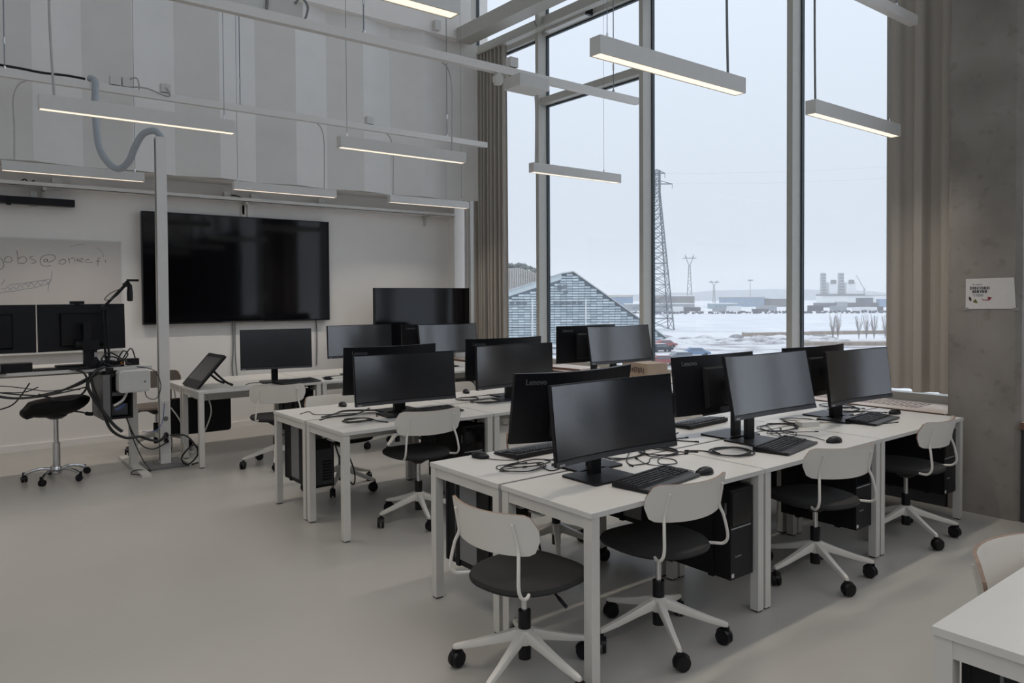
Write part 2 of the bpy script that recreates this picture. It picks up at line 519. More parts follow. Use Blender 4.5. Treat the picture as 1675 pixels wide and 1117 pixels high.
curtain('long taupe curtain hanging beside the concrete column', 6.30, 1.95, 2.96, 0.815, 5.06, 5, 11)

# ------------------------------------------------------------------ outdoors
GZ = -9.0
OD = Vector((0.785, -0.62, 0)).normalized()     # sideways direction outdoors
OF = Vector((0.62, 0.785, 0)).normalized()      # away from the building
RZ_OUT = math.atan2(OD.y, OD.x)
def snow_mat(name, c, c2, scale, lo=0.45, hi=0.6):
    M = bpy.data.materials.new(name)
    M.use_nodes = True
    n = M.node_tree
    b_ = n.nodes['Principled BSDF']; b_.inputs['Roughness'].default_value = 0.9
    t_ = n.nodes.new('ShaderNodeTexCoord')
    mp = n.nodes.new('ShaderNodeMapping'); mp.inputs['Rotation'].default_value = (0, 0, -RZ_OUT); 
    mp2 = n.nodes.new('ShaderNodeMapping'); mp2.inputs['Scale'].default_value = (scale, scale * 1.6, scale)
    n.links.new(t_.outputs['Object'], mp.inputs[0]); n.links.new(mp.outputs[0], mp2.inputs[0])
    N = n.nodes.new('ShaderNodeTexNoise'); N.inputs['Scale'].default_value = 1.0; N.inputs['Detail'].default_value = 6; N.inputs['Roughness'].default_value = 0.65
    n.links.new(mp2.outputs[0], N.inputs['Vector'])
    r = n.nodes.new('ShaderNodeValToRGB')
    r.color_ramp.elements[0].position = lo; r.color_ramp.elements[0].color = (*c2, 1)
    r.color_ramp.elements[1].position = hi; r.color_ramp.elements[1].color = (*c, 1)
    n.links.new(N.outputs['Fac'], r.inputs[0]); n.links.new(r.outputs[0], b_.inputs['Base Color'])
    return M
SNOW = snow_mat('snow_ground', (0.70, 0.71, 0.735), (0.36, 0.36, 0.38), 0.05, 0.36, 0.47)
SNOWF = snow_mat('snow_field_ice', (0.72, 0.735, 0.76), (0.58, 0.61, 0.66), 0.06, 0.38, 0.62)
LOT = snow_mat('slushy_ground', (0.66, 0.665, 0.69), (0.26, 0.25, 0.26), 0.10, 0.38, 0.55)
b = NB(); box(b, 6.95, 4000, -2500, 4500, GZ - 1, GZ); struct(obj('ground_snow', b, SNOW))
def od(d, s):
    """outdoor point: d metres away, s metres to the right of the view's middle"""
    p = OF * d + OD * s
    return p
b = NB()
pts = [od(212, -170), od(212, 260), od(372, 330), od(405, 40), od(402, -220)]
prism(b, [(p.x, p.y) for p in pts], GZ, GZ + 0.12); struct(obj('ground_field', b, SNOWF))
b = NB()
pts = [od(85, -60), od(85, 90), od(160, 110), od(170, -90)]
prism(b, [(p.x, p.y) for p in pts], GZ, GZ + 0.06); struct(obj('ground_lot', b, LOT))
HILL = mat('snowy_forest_hill', (0.24, 0.27, 0.31), 0.95, noise=0.10, nscale=0.02)
def hill(d, h, s0, s1, seed, bow=0.0):
    rnd = random.Random(seed)
    b_ = NB(); prev = None
    for k in range(61):
        s = s0 + (s1 - s0) * k / 60
        hh = h * (0.75 + 0.25 * math.sin(k * 0.31 + seed) + rnd.uniform(-0.06, 0.06))
        p0 = od(d, s); p1 = od(d + 90, s); p2 = od(d + 300, s)
        cur = [b_.verts.new((p0.x, p0.y, GZ)), b_.verts.new((p1.x, p1.y, GZ + hh)), b_.verts.new((p2.x, p2.y, GZ))]
        if prev:
            for q in range(2):
                b_.faces.new((prev[q], cur[q], cur[q + 1], prev[q + 1]))
        prev = cur
    return b_
tag(obj('forest_ridge', hill(1250, 19, -900, 1200, 2), HILL), 'long pale forested ridge along the horizon', 'ridge')

def oblock(name, label, cat, d, s, width, depth, z0, z1, m_, group=None, roof=None, parts=None):
    p = od(d, s)
    t_ = thing(name, label, cat, (p.x, p.y, GZ), RZ_OUT, group)
    b_ = NB(); box(b_, -width / 2, width / 2, 0, depth, z0 - GZ, z1 - GZ); obj('walls', b_, m_, t_)
    if roof:
        b_ = NB(); box(b_, -width / 2 - 0.5, width / 2 + 0.5, -0.5, depth + 0.5, z1 - GZ, z1 - GZ + roof[1]); obj('roof', b_, roof[0], t_)
    return t_
OB = dict(brown=mat('brown_cladding', (0.11, 0.10, 0.10), 0.8, noise=0.1, nscale=0.3),
          teal=mat('blue_green_cladding', (0.20, 0.30, 0.34), 0.7, noise=0.1, nscale=0.3),
          blue=mat('blue_cladding', (0.17, 0.26, 0.40), 0.7, noise=0.1, nscale=0.3),
          grey=mat('grey_cladding', (0.27, 0.29, 0.32), 0.8, noise=0.1, nscale=0.3),
          dark=mat('dark_cladding', (0.05, 0.055, 0.075), 0.8, noise=0.25, nscale=0.2),
          white=mat('white_cladding', (0.72, 0.74, 0.76), 0.7, noise=0.05, nscale=0.3),
          tan=mat('tan_cladding', (0.48, 0.44, 0.38), 0.8, noise=0.1, nscale=0.3),
          red=mat('red_paint', (0.35, 0.12, 0.12), 0.6, noise=0.1, nscale=1),
          pane=mat('dark_far_window', (0.16, 0.19, 0.23), 0.3, noise=0.1, nscale=1),
          steel=mat('galvanised_lattice', (0.17, 0.19, 0.21), 0.6, noise=0.1, nscale=1),
          wood=mat('weathered_timber', (0.33, 0.28, 0.23), 0.85, noise=0.2, nscale=1),
          twig=mat('bare_twigs', (0.38, 0.35, 0.34), 0.9, noise=0.2, nscale=1))
def win_row(t_, n, x0, x1, z0, z1, m_, y=-0.15):
    wd = (x1 - x0) / n
    for k in range(n):
        b_ = NB(); box(b_, x0 + k * wd + wd * 0.2, x0 + (k + 1) * wd - wd * 0.2, y, y + 0.3, z0, z1); obj('window', b_, m_, t_)
HZ = bpy.data.materials.new('snow_haze'); HZ.use_nodes = True
n = HZ.node_tree
for x in list(n.nodes):
    n.nodes.remove(x)
o_ = n.nodes.new('ShaderNodeOutputMaterial'); vsn = n.nodes.new('ShaderNodeVolumeScatter')
vsn.inputs['Color'].default_value = (1, 1, 1, 1); vsn.inputs['Density'].default_value = 0.0006
n.links.new(vsn.outputs[0], o_.inputs['Volume'])
b = NB(); box(b, 30, 1300, -700, 1700, GZ + 0.3, 45)
hz = obj('snow_haze', b, HZ); stuff(hz); tag(hz, 'thin snowy haze filling the air over the landscape', 'haze')
# --- the building with the shingled glass facade
FD = 160.0
fo = od(FD, 0)
fac = thing('shingle_facade_building', 'blue grey building with shingled glass facade and sloping roof', 'building', (fo.x, fo.y, GZ), RZ_OUT)
AX, AZ, SX, SZ_ = 13.25, 15.7, 10.7, 15.3          # roof peak and shoulder, metres in the facade plane
def top_at(x):
    if x < SX:
        return SZ_ - (SX - x) * 0.317
    if x < AX:
        return SZ_ + (AZ - SZ_) * (x - SX) / (AX - SX)
    return AZ - (x - AX) * 0.715
XEND = 33.4
b = NB()
xs = [-14 + k for k in range(48)]
pl = [(x, max(0.4, top_at(x) - 0.2)) for x in xs]
a = [b.verts.new((x, 0.5, 0)) for x, z in pl]; c = [b.verts.new((x, 0.5, z)) for x, z in pl]
a2 = [b.verts.new((x, 24, 0)) for x, z in pl]; c2 = [b.verts.new((x, 24, z)) for x, z in pl]
for k in range(len(xs) - 1):
    b.faces.new((a[k], a[k + 1], c[k + 1], c[k])); b.faces.new((c[k], c[k + 1], c2[k + 1], c2[k])); b.faces.new((a2[k], c2[k], c2[k + 1], a2[k + 1]))
b.faces.new((a[0], c[0], c2[0], a2[0])); b.faces.new((a[-1], a2[-1], c2[-1], c[-1]))
obj('walls', b, mat('facade_backing', (0.22, 0.27, 0.31), 0.7, noise=0.1, nscale=0.5), fac)
SHN = island_mat('glass_shingle', (0.38, 0.46, 0.51), (0.62, 0.70, 0.75), 0.25)
rnd = random.Random(5)
b = NB()
TW, TH = 1.30, 0.55
for r in range(0, 30):
    z = r * TH
    for cI in range(-10, 27):
        x = cI * TW + 0.08 * (r % 2)
        zt_ = min(top_at(x), top_at(x + TW)) - (1.3 if x < SX - 1 else 0.0)
        if z + TH > zt_ or x + TW > XEND:
            continue
        o_ = rnd.uniform(0, 0.12)
        vs = box(b, x + 0.03, x + TW - 0.03, 0.05 + o_, 0.42, z + 0.02, z + TH - 0.10)
        for v in vs:
            if v.co.y < 0.3 and v.co.z < z + TH * 0.5:
                v.co.y -= 0.25
stuff(obj('glass_shingles', b, SHN, fac))
PALE = mat('pale_roof_band', (0.58, 0.66, 0.68), 0.5, noise=0.05, nscale=0.5)
b = NB()
vs = box(b, 0, 1, -0.15, 0.5, -1.25, -0.05)
for v in vs:
    u = v.co.x
    v.co.x = -14 + (SX + 14) * u; v.co.z += top_at(-14) + (SZ_ - top_at(-14)) * u
obj('roof_band', b, PALE, fac)
b = NB()
for (xa, xb) in ((-14.0, SX), (SX, AX), (AX, XEND)):
    za, zb = max(0.4, top_at(xa)), max(0.4, top_at(xb))
    vs = box(b, 0, 1, -0.35, 24, -0.1, 0.18)
    for v in vs:
        u = v.co.x
        v.co.x = xa + (xb - xa) * u; v.co.z += za + (zb - za) * u
obj('roof', b, mat('snowy_roof', (0.52, 0.56, 0.58), 0.7, noise=0.05, nscale=1), fac)
for k, x in enumerate((-0.5, 0.9, 2.2, 8.9, 10.2, 11.5, 12.8, 14.1)):
    b = NB(); box(b, x, x + 1.0, -0.25, 0.1, 8.75, 9.25); obj('window', b, OB['pane'], fac)
for x, z in ((9.8, 12.4), (11.0, 12.4), (9.8, 11.8), (11.1, 11.2)):
    b = NB(); box(b, x, x + 0.9, -0.25, 0.1, z, z + 0.5); obj('window', b, OB['pane'], fac)
for i, x in enumerate((4.15, 14.9)):
    p = od(150, x)
    b = NB(); cyl(b, (0, 0, 0), (0, 0, 9.9), 0.17, 0.14, 8)
    o = obj('flagpole', b, OB['white'], loc=(p.x, p.y, GZ)); tag(o, ('slim white flagpole before the shingled facade, left beside the first mullion', 'slim white flagpole before the shingled facade, in the middle pane')[i], 'flagpole')
p = od(205, 0)
hb = thing('slatted_hilltop_building', 'pale slatted building with a planted roof behind the shingled facade', 'building', (p.x, p.y, GZ), RZ_OUT)
prof = [(-20, 16.8), (-10, 18.8), (-1.0, 19.8), (2.0, 19.9), (6.0, 18.8), (10.3, 16.2), (14.0, 15.0)]
b = NB()
A_ = [b.verts.new((x, 0.6, 0)) for x, z in prof]; B_ = [b.verts.new((x, 0.6, z - 1.6)) for x, z in prof]
A2 = [b.verts.new((x, 24, 0)) for x, z in prof]; B2 = [b.verts.new((x, 24, z - 1.6)) for x, z in prof]
for k in range(len(prof) - 1):
    b.faces.new((A_[k], A_[k + 1], B_[k + 1], B_[k])); b.faces.new((B_[k], B_[k + 1], B2[k + 1], B2[k])); b.faces.new((A2[k], B2[k], B2[k + 1], A2[k + 1]))
b.faces.new((A_[0], B_[0], B2[0], A2[0])); b.faces.new((A_[-1], A2[-1], B2[-1], B_[-1]))
obj('walls', b, OB['tan'], hb)
def pz(x):
    for (xa, za), (xb, zb) in zip(prof, prof[1:]):
        if xa <= x <= xb:
            return za + (zb - za) * (x - xa) / (xb - xa)
    return 15
b = NB()
for k in range(66):
    x = -19.5 + k * 0.5
    box(b, x, x + 0.25, 0.2, 0.65, 8.0, pz(x) - 1.7)
stuff(obj('slats', b, mat('pale_slat', (0.56, 0.55, 0.53), 0.7, noise=0.05), hb))
b = NB(); rnd = random.Random(9)
for k in range(420):
    x = rnd.uniform(-19.6, 13.6); y = rnd.uniform(0.6, 8); z = pz(x) - 1.3 + rnd.uniform(-0.3, 1.0)
    bmesh.ops.create_icosphere(b, subdivisions=1, radius=rnd.uniform(0.25, 0.6), matrix=Matrix.Translation((x, y, z)))
stuff(obj('roof_shrubs', b, mat('frosted_shrub', (0.20, 0.23, 0.22), 0.95, noise=0.3, nscale=3), hb))

# --- lattice pylons
def lattice(label, d, s, base, topw, h, arms, nseg, r, name='lattice_pylon'):
    p = od(d, s)
    t_ = thing(name, label, 'pylon', (p.x, p.y, GZ), RZ_OUT)
    def wd(z):
        return base + (topw - base) * min(1, z / (h * 0.86)) if z < h * 0.86 else topw
    cs = ((-1, -1), (1, -1), (1, 1), (-1, 1))
    for (sx, sy) in cs:
        b_ = NB(); tube(b_, [(sx * wd(0) / 2, sy * wd(0) / 2, 0), (sx * topw / 2, sy * topw / 2, h * 0.86), (sx * topw / 2, sy * topw / 2, h)], r, 4, 0); obj('leg', b_, OB['steel'], t_)
    b_ = NB()
    zs = [h * (1 - (1 - k / nseg) ** 1.25) for k in range(nseg + 1)]
    for z0, z1 in zip(zs, zs[1:]):
        w0, w1 = wd(z0) / 2, wd(z1) / 2
        for q in range(4):
            (ax, ay), (bx, by) = cs[q], cs[(q + 1) % 4]
            tube(b_, [(ax * w0, ay * w0, z0), (bx * w1, by * w1, z1)], r * 0.55, 3, 0)
            tube(b_, [(bx * w0, by * w0, z0), (ax * w1, ay * w1, z1)], r * 0.55, 3, 0)
            tube(b_, [(ax * w1, ay * w1, z1), (bx * w1, by * w1, z1)], r * 0.55, 3, 0)
    stuff(obj('bracing', b_, OB['steel'], t_))
    for (z, a) in arms:
        b_ = NB()
        tube(b_, [(-a, 0, z), (a, 0, z)], r * 0.9, 4, 0); tube(b_, [(-a, 0, z), (0, 0, z + 1.2)], r * 0.6, 4, 0); tube(b_, [(a, 0, z), (0, 0, z + 1.2)], r * 0.6, 4, 0)
        for q in (-1, 1):
            tube(b_, [(q * a, 0, z), (q * a, 0, z - 1.4)], r * 0.5, 3, 0)
        obj('crossarm', b_, OB['steel'], t_)
    return t_
lattice('tall lattice power pylon just right of the second mullion', 225, 43.9, 8.4, 1.6, 48.0, ((47.2, 2.4), (44.0, 4.6)), 17, 0.19)
def ypylon(label, d, s, h, arm, r):
    p = od(d, s)
    t_ = thing('forked_pylon', label, 'pylon', (p.x, p.y, GZ), RZ_OUT)
    for q in (-1, 1):
        b_ = NB(); tube(b_, [(q * h * 0.055, 0, 0), (q * h * 0.012, 0, h * 0.80), (q * arm * 0.62, 0, h * 0.97)], r, 4, 0); obj('leg', b_, OB['steel'], t_)
    b_ = NB(); zs = [h * 0.8 * k / 12 for k in range(13)]
    for i, (z0, z1) in enumerate(zip(zs, zs[1:])):
        x0 = h * (0.055 - 0.043 * z0 / (h * .8)); x1 = h * (0.055 - 0.043 * z1 / (h * .8))
        tube(b_, [(x0 * (-1) ** i, 0, z0), (-x1 * (-1) ** i, 0, z1)], r * 0.6, 3, 0)
    stuff(obj('bracing', b_, OB['steel'], t_))
    b_ = NB(); tube(b_, [(-arm, 0, h * 0.93), (arm, 0, h * 0.93)], r, 4, 0); tube(b_, [(-arm * .4, 0, h * 0.93), (-arm * 0.62, 0, h)], r * .7, 4, 0); tube(b_, [(arm * .4, 0, h * 0.93), (arm * 0.62, 0, h)], r * .7, 4, 0)
    obj('crossarm', b_, OB['steel'], t_)
ypylon('forked power pylon standing beyond the snow field', 675, 161, 47, 6.2, 0.42)
ypylon('smaller forked pylon further right beyond the snow field', 700, 190, 24, 5.0, 0.35)
# power lines
b = NB()
for (z, dy) in ((35.2, 4.4), (38.2, 2.3)):
    pts = []
    for k in range(13):
        u = k / 12
        a0 = od(225, 43.9 + dy); a1 = od(150, 190)
        q = a0.lerp(a1, u)
        pts.append((q.x, q.y, z - 9 * 4 * u * (1 - u) * 0.5 + 3 * u))
    tube(b, pts, 0.013, 3, 0)
tag(obj('power_lines', b, OB['steel']), 'thin power lines running right from the tall pylon', 'power line')
# --- distant industry
t = oblock('industrial_hall', 'low brown flat-roofed hall beyond the field, beside the tall pylon', 'building', 640, 136, 42, 25, GZ, 0.4, OB['brown'], roof=(OB['white'], 0.6))
t = oblock('industrial_hall', 'blue green low hall with pale windows left beyond the field', 'building', 560, 160, 18, 15, GZ, -5.4, OB['teal'], roof=(OB['white'], 0.5)); win_row(t, 5, -8, 8, 0.8, 2.2, OB['pane'])
t = oblock('industrial_hall', 'wide grey block under the brown hall beyond the field', 'building', 500, 100, 44, 15, GZ, -4.6, OB['grey'], roof=(OB['white'], 0.5)); win_row(t, 7, -20, 20, 1.2, 2.8, OB['pane'])
t = oblock('industrial_hall', 'blue hall with a dark flat roof in the middle distance', 'building', 640, 201, 32, 25, GZ, -1.6, OB['blue'], roof=(OB['grey'], 1.0)); win_row(t, 6, -15, 15, 2.2, 5.0, OB['teal'])
t = oblock('industrial_hall', 'dark brown hall left of the third mullion beyond the field', 'building', 630, 229, 18, 20, GZ, -2.2, OB['brown'], roof=(OB['white'], 0.6))
t = oblock('industrial_hall', 'long blue hall low behind the sloping roof edge', 'building', 560, 74, 34, 20, GZ, 0.2, OB['blue'], roof=(OB['tan'], 1.5))
ORD = ('first', 'second', 'third', 'fourth', 'fifth', 'sixth', 'seventh', 'eighth', 'ninth', 'tenth', 'eleventh', 'twelfth', 'thirteenth', 'fourteenth')
rnd = random.Random(21)
for k in range(14):
    s = 90 + k * 12.5
    t = oblock('shed', 'low %s shed in the row beyond the snow field, %s from the left' % (('grey', 'white', 'dark')[k % 3], ORD[k]), 'shed', 455 + rnd.uniform(-8, 25), s, rnd.uniform(7, 13), 6, GZ, GZ + rnd.uniform(1.6, 3.6), [OB['grey'], OB['white'], OB['dark']][k % 3], group=['grey sheds beyond the field', 'white sheds beyond the field', 'dark sheds beyond the field'][k % 3])
b = NB(); rnd = random.Random(22)
for k in range(420):
    s = rnd.uniform(60, 330); p = od(rnd.uniform(406, 440) - max(0, s - 200) * 0.25, s)
    bmesh.ops.create_icosphere(b, subdivisions=1, radius=rnd.uniform(0.4, 1.1), matrix=Matrix.Translation((p.x, p.y, GZ + 0.3)))
o = obj('shore_scrub', b, OB['dark']); stuff(o); tag(o, 'band of dark scrub along the far edge of the snow field', 'scrub')
p = od(700, 224)
t = thing('lamp_mast', 'tall thin floodlight mast above the distant blue hall', 'mast', (p.x, p.y, GZ), RZ_OUT)
b = NB(); cyl(b, (0, 0, 0), (0, 0, 24), 0.35, 0.25, 6); obj('pole', b, OB['steel'], t)
b = NB(); box(b, -2.4, 2.4, -0.3, 0.3, 23.2, 24.4); obj('floodlight', b, OB['grey'], t)
# power plant in the right-hand pane
p = od(790, 338)
t = thing('power_plant', 'white twin-tower power plant in the right pane on the horizon', 'power plant', (p.x, p.y, GZ), RZ_OUT)
for x0, x1, z1, nm in ((-1, 7, 23, 'boiler_tower'), (17, 27, 23, 'boiler_tower')):
    b = NB(); box(b, x0, x1, 0, 16, 0, z1); obj(nm, b, OB['white'], t)
for x0 in (-7.5, 11.5):
    b = NB(); box(b, x0, x0 + 4.2, 4, 9, 0, 33); tt = obj('stair_tower', b, OB['grey'], t)
    b = NB()
    for k in range(10):
        box(b, x0 - 0.3, x0 + 4.5, 3.6, 4.0, k * 3.2 + 1.5, k * 3.2 + 2.6)
    stuff(obj('landing', b, OB['dark'], tt))
for x0 in (1.0, 20.0):
    b = NB()
    for k in range(6):
        bmesh.ops.create_icosphere(b, subdivisions=1, radius=1.5, matrix=Matrix.Translation((x0 + (k % 3) * 1.8, -0.5, 22.5 + (k // 3) * 1.8)))
    stuff(obj('roof_plant', b, OB['dark'], t))
b = NB(); box(b, -9, 36, -2, 16, 8.5, 10.5); obj('conveyor', b, OB['dark'], t)
b = NB(); box(b, -9, 36, -1, 16, 0, 8.5); obj('machine_hall', b, OB['white'], t)
t = oblock('storage_hall', 'pale wide halls right of the power plant', 'building', 770, 406, 60, 20, GZ, -0.5, OB['white'], roof=(OB['grey'], 0.8))
t = oblock('dark_stockyard', 'long dark stockyard along the far shore in the right pane', 'stockyard', 585, 290, 92, 18, GZ, -5.5, OB['dark'])
for i, x in enumerate((-35, -18, -2, 14, 27, 38)):
    b = NB(); box(b, x, x + 8 + i % 3 * 3, -1.5, 4, 0, 4.4 + (i * 7) % 4); obj('stock_pile', b, [OB['grey'], OB['dark'], OB['blue'], OB['tan'], OB['dark'], OB['grey']][i], t)
def crane(label, d, s, h, dx):
    p = od(d, s)
    t_ = thing('jib_crane', label, 'crane', (p.x, p.y, GZ), RZ_OUT)
    b_ = NB(); tube(b_, [(0, 0, 0), (0, 0, h * 0.55)], 0.9, 4, 0); obj('mast', b_, OB['grey'], t_)
    b_ = NB(); tube(b_, [(0, 0, h * 0.5), (dx, 0, h)], 0.5, 4, 0); obj('jib', b_, OB['grey'], t_)
crane('thin grey harbour crane with a slanted jib in right pane', 820, 388, 31, -9)
crane('small harbour crane farthest right in the right pane', 810, 412, 21, 5)
# --- closer ground items
def timber(label, d0, s0, d1, s1, h, wd, cap=True):
    p = od(d0, s0); q = od(d1, s1); v = q - p
    t_ = thing('timber_barrier', label, 'barrier', (p.x, p.y, GZ), math.atan2(v.y, v.x))
    b_ = NB(); box(b_, 0, v.length, 0, wd, 0, h); obj('beam', b_, OB['wood'], t_)
    if cap:
        b_ = NB(); box(b_, 0, v.length, 0, wd, h, h + 0.12); obj('snow_cap', b_, OB['white'], t_)
timber('low brown timber wall on the snow in the middle pane', 186, 59, 190, 76, 1.0, 3)
timber('long thin brown barrier across the snow in the right pane', 192, 73, 198, 108, 0.9, 1.0, False)
timber('dark low barrier on the snow nearest the right monitor', 152, 58, 150, 82, 0.8, 3.5, False)
rnd = random.Random(31)
for i in range(7):
    d, s = 172 + rnd.uniform(0, 12), 75 + i * 2.6 + rnd.uniform(-1, 1)
    p = od(d, s)
    b = NB()
    for k in range(26):
        a = rnd.uniform(0, 6.28); h = rnd.uniform(3.0, 6.0)
        tube(b, [(0, 0, 0), (0.25 * math.cos(a), 0.25 * math.sin(a), h * .5), (0.8 * math.cos(a), 0.8 * math.sin(a), h)], 0.035, 3, 0)
    tag(obj('bare_bush', b, OB['twig'], loc=(p.x, p.y, GZ)), 'bare twiggy bush on the snow in the right pane, %s from the left' % ('first', 'second', 'third', 'fourth', 'fifth', 'sixth', 'seventh')[i], 'bush', 'bare bushes on the snow')
b = NB(); rnd = random.Random(33)
for k in range(90):
    s = rnd.uniform(34, 75); d = rnd.uniform(158, 182)
    p = od(d, s)
    bmesh.ops.create_icosphere(b, subdivisions=2, radius=1.0, matrix=Matrix.Translation((p.x, p.y, GZ)) @ Matrix.Diagonal((rnd.uniform(1, 3), rnd.uniform(1, 3), rnd.uniform(0.3, 1.0), 1)))
o = obj('ploughed_snow', b, LOT); stuff(o); tag(o, 'rough heaps of ploughed dirty snow beyond the car park', 'snow heap')
def car(label, d, s, rz, m_):
    p = od(d, s)
    t_ = thing('parked_car', label, 'car', (p.x, p.y, GZ + 0.06), RZ_OUT + rz, None)
    b_ = NB()
    prof_ = [(-2.15, 0.35), (2.15, 0.35), (2.2, 0.75), (1.35, 0.92), (0.75, 1.42), (-1.1, 1.45), (-1.95, 0.98), (-2.2, 0.8)]
    A__ = [b_.verts.new((x, -0.85, z)) for x, z in prof_]; B__ = [b_.verts.new((x, 0.85, z)) for x, z in prof_]
    b_.faces.new(A__); b_.faces.new(list(reversed(B__)))
    for k in range(len(prof_)):
        b_.faces.new((A__[k], A__[(k + 1) % 8], B__[(k + 1) % 8], B__[k]))
    obj('body', b_, m_, t_)
    b_ = NB(); box(b_, -1.3, 0.9, -0.87, 0.87, 0.98, 1.3); obj('side_windows', b_, OB['pane'], t_)
    b_ = NB(); box(b_, -1.05, 0.7, -0.7, 0.7, 1.45, 1.53); obj('roof_snow', b_, OB['white'], t_)
    for x in (-1.35, 1.35):
        for y in (-0.8, 0.8):
            b_ = NB(); cyl(b_, (x, y - 0.1, 0.33), (x, y + 0.1, 0.33), 0.33, None, 10); obj('wheel', b_, OB['dark'], t_)
car('dark red parked car, farther of the two red ones outside', 150, 31, 0.2, OB['red'])
car('red parked car nearest the window sill behind the tilted monitor', 112, 22.8, 0.1, OB['red'])
car('blue parked car by the ploughed snow in the middle pane', 128, 31.8, 0.0, OB['blue'])
car('dark grey parked car at the lot edge in middle pane', 138, 27.6, 0.3, OB['dark'])
car('grey parked car nearest the lower window rail', 119, 27.2, 0.2, OB['grey'])
car('white parked car below the shingled facade', 134, 8.2, 0.1, OB['white'])
car('dark parked car below the shingled facade', 138, 5.2, 0.0, OB['dark'])

# ------------------------------------------------------------------ lamps, rails, cables overhead
LX0, LL = 0.585, 1.2
def lamp(x0, y, label, cable=None, wires=(0.1, 1.1), rail=None, gx=None):
    t_ = thing('pendant_lamp', label, 'lamp', (x0, y, 2.78), 0, 'linear pendant lamps')
    b_ = NB()
    box(b_, 0, LL, 0, 0.006, 0, 0.09); box(b_, 0, LL, 0.068, 0.074, 0, 0.09)
    box(b_, 0, 0.006, 0.006, 0.068, 0, 0.09); box(b_, LL - 0.006, LL, 0.006, 0.068, 0, 0.09)
    box(b_, 0.006, LL - 0.006, 0.006, 0.068, 0.082, 0.09)
    obj('housing', b_, LAMPW, t_)
    b_ = NB(); box(b_, 0.006, LL - 0.006, 0.006, 0.068, 0.003, 0.010); obj('diffuser', b_, DIFF, t_)
    for wx in wires:
        b_ = NB(); tube(b_, [(wx, 0.037, 0.09), (wx, 0.037, ZC - 2.78)], 0.0022, 4, 0); wr = obj('suspension_wire', b_, WIRE, t_)
        b_ = NB(); cyl(b_, (wx, 0.037, 0.09), (wx, 0.037, 0.125), 0.007, 0.004, 8); obj('wire_gripper', b_, CHROME, wr)
    if cable is not None:
        b_ = NB()
        if rail:
            tube(b_, [(cable + rail, 0.037, 0.86), (cable + rail * 0.35, 0.03, 0.80), (cable, 0.03, 0.66), (cable + 0.005, 0.035, 0.4), (cable, 0.037, 0.09)], 0.006, 6)
        else:
            tube(b_, [(cable, 0.035, 3.6), (cable + 0.01, 0.035, 1.8), (cable - 0.005, 0.03, 0.7), (cable + 0.015, 0.035, 0.09)], 0.008, 6)
        obj('power_cable', b_, gx or WCABLE, t_)
    l = bpy.data.lights.new('lamp_light', 'AREA')
    l.shape = 'RECTANGLE'; l.size = LL - 0.02; l.size_y = 0.06
    l.energy = LAMP_W; l.color = (1.0, 0.90, 0.78)
    l.spread = R(115)
    lo = bpy.data.objects.new('lamp_light', l); COL.objects.link(lo)
    lo.parent = t_; lo.location = (LL / 2, 0.037, -0.002)
    return t_
Y1, Y2, Y3 = 2.595, 5.45, 8.26
lamp(LX0, Y1, 'linear pendant lamp cut off by the top edge of the photo', cable=1.1, wires=(0.1, 1.1))
lamp(2.608, Y1, 'linear pendant lamp before the tall windows, largest in view', cable=1.06, wires=(0.085,), gx=GCABLE)
lamp(4.58, Y1, 'linear pendant lamp farthest right, against the taupe curtain', cable=0.04, wires=(1.1,), gx=GCABLE)
lamp(LX0, Y2, 'linear pendant lamp farthest left in the second row, behind the grey hose', cable=0.07, wires=(1.13,))
lamp(2.60, Y2, 'linear pendant lamp in mid air before the pleated wall', cable=1.07, wires=(0.07,), rail=-0.10)
lamp(4.58, Y2, 'linear pendant lamp before the window beside the first mullion', cable=0.05, wires=(0.98,), rail=-0.06)
lamp(LX0, Y3, 'linear pendant lamp in front of the shelf at far left', cable=0.10, wires=(1.12,), rail=0.12)
lamp(2.68, Y3, 'linear pendant lamp above the big wall screen', cable=1.06, wires=(0.05,), rail=-0.09)
lamp(4.60, Y3, 'linear pendant lamp at the far corner by the left curtain', cable=0.06, wires=(1.1,), rail=-0.10)
for j, y in enumerate((-0.25, -3.1)):  # unseen lamp rows added to supply more light
    for i, x in enumerate((-1.45, LX0, 2.6, 4.58)):
        lamp(x, y, '%s added linear pendant lamp of the %s row behind the camera' % (('leftmost', 'second', 'third', 'rightmost')[i], ('first', 'second')[j]), wires=(0.1, 1.1))
for j, y in enumerate((Y1, Y2, Y3)):  # unseen lamps added to brighten the left side
    lamp(-1.45, y, 'added linear pendant lamp of the %s row beyond the left photo edge' % ('front', 'middle', 'back')[j], wires=(0.1, 1.1))
def rail(y, x0, x1, label, rods):
    t_ = thing('cable_rail', label, 'rail', (x0, y, 3.62), 0, None)
    L = x1 - x0
    b_ = NB(); box(b_, 0, L, 0.0, 0.006, 0, 0.07); box(b_, 0, L, 0.054, 0.06, 0, 0.07); box(b_, 0, L, 0.006, 0.054, 0.0, 0.006)
    box(b_, 0, L, 0.006, 0.018, 0.064, 0.07); box(b_, 0, L, 0.042, 0.054, 0.064, 0.07)
    obj('channel', b_, RAILM, t_)
    b_ = NB(); box(b_, L, L + 0.008, 0, 0.06, 0, 0.07); obj('end_cap', b_, LGREY, t_)
    for x in rods:
        b_ = NB(); tube(b_, [(x - x0, 0.03, 0.06), (x - x0, 0.03, ZC - 3.62)], 0.005, 6, 0); rd = obj('hanger_rod', b_, WIRE, t_)
        b_ = NB(); cyl(b_, (x - x0, 0.03, 0.07), (x - x0, 0.03, 0.10), 0.016, 0.012, 8); cyl(b_, (x - x0, 0.03, 0.30), (x - x0, 0.03, 0.36), 0.009, None, 8); obj('hanger_nut', b_, CHROME, rd)
    return t_
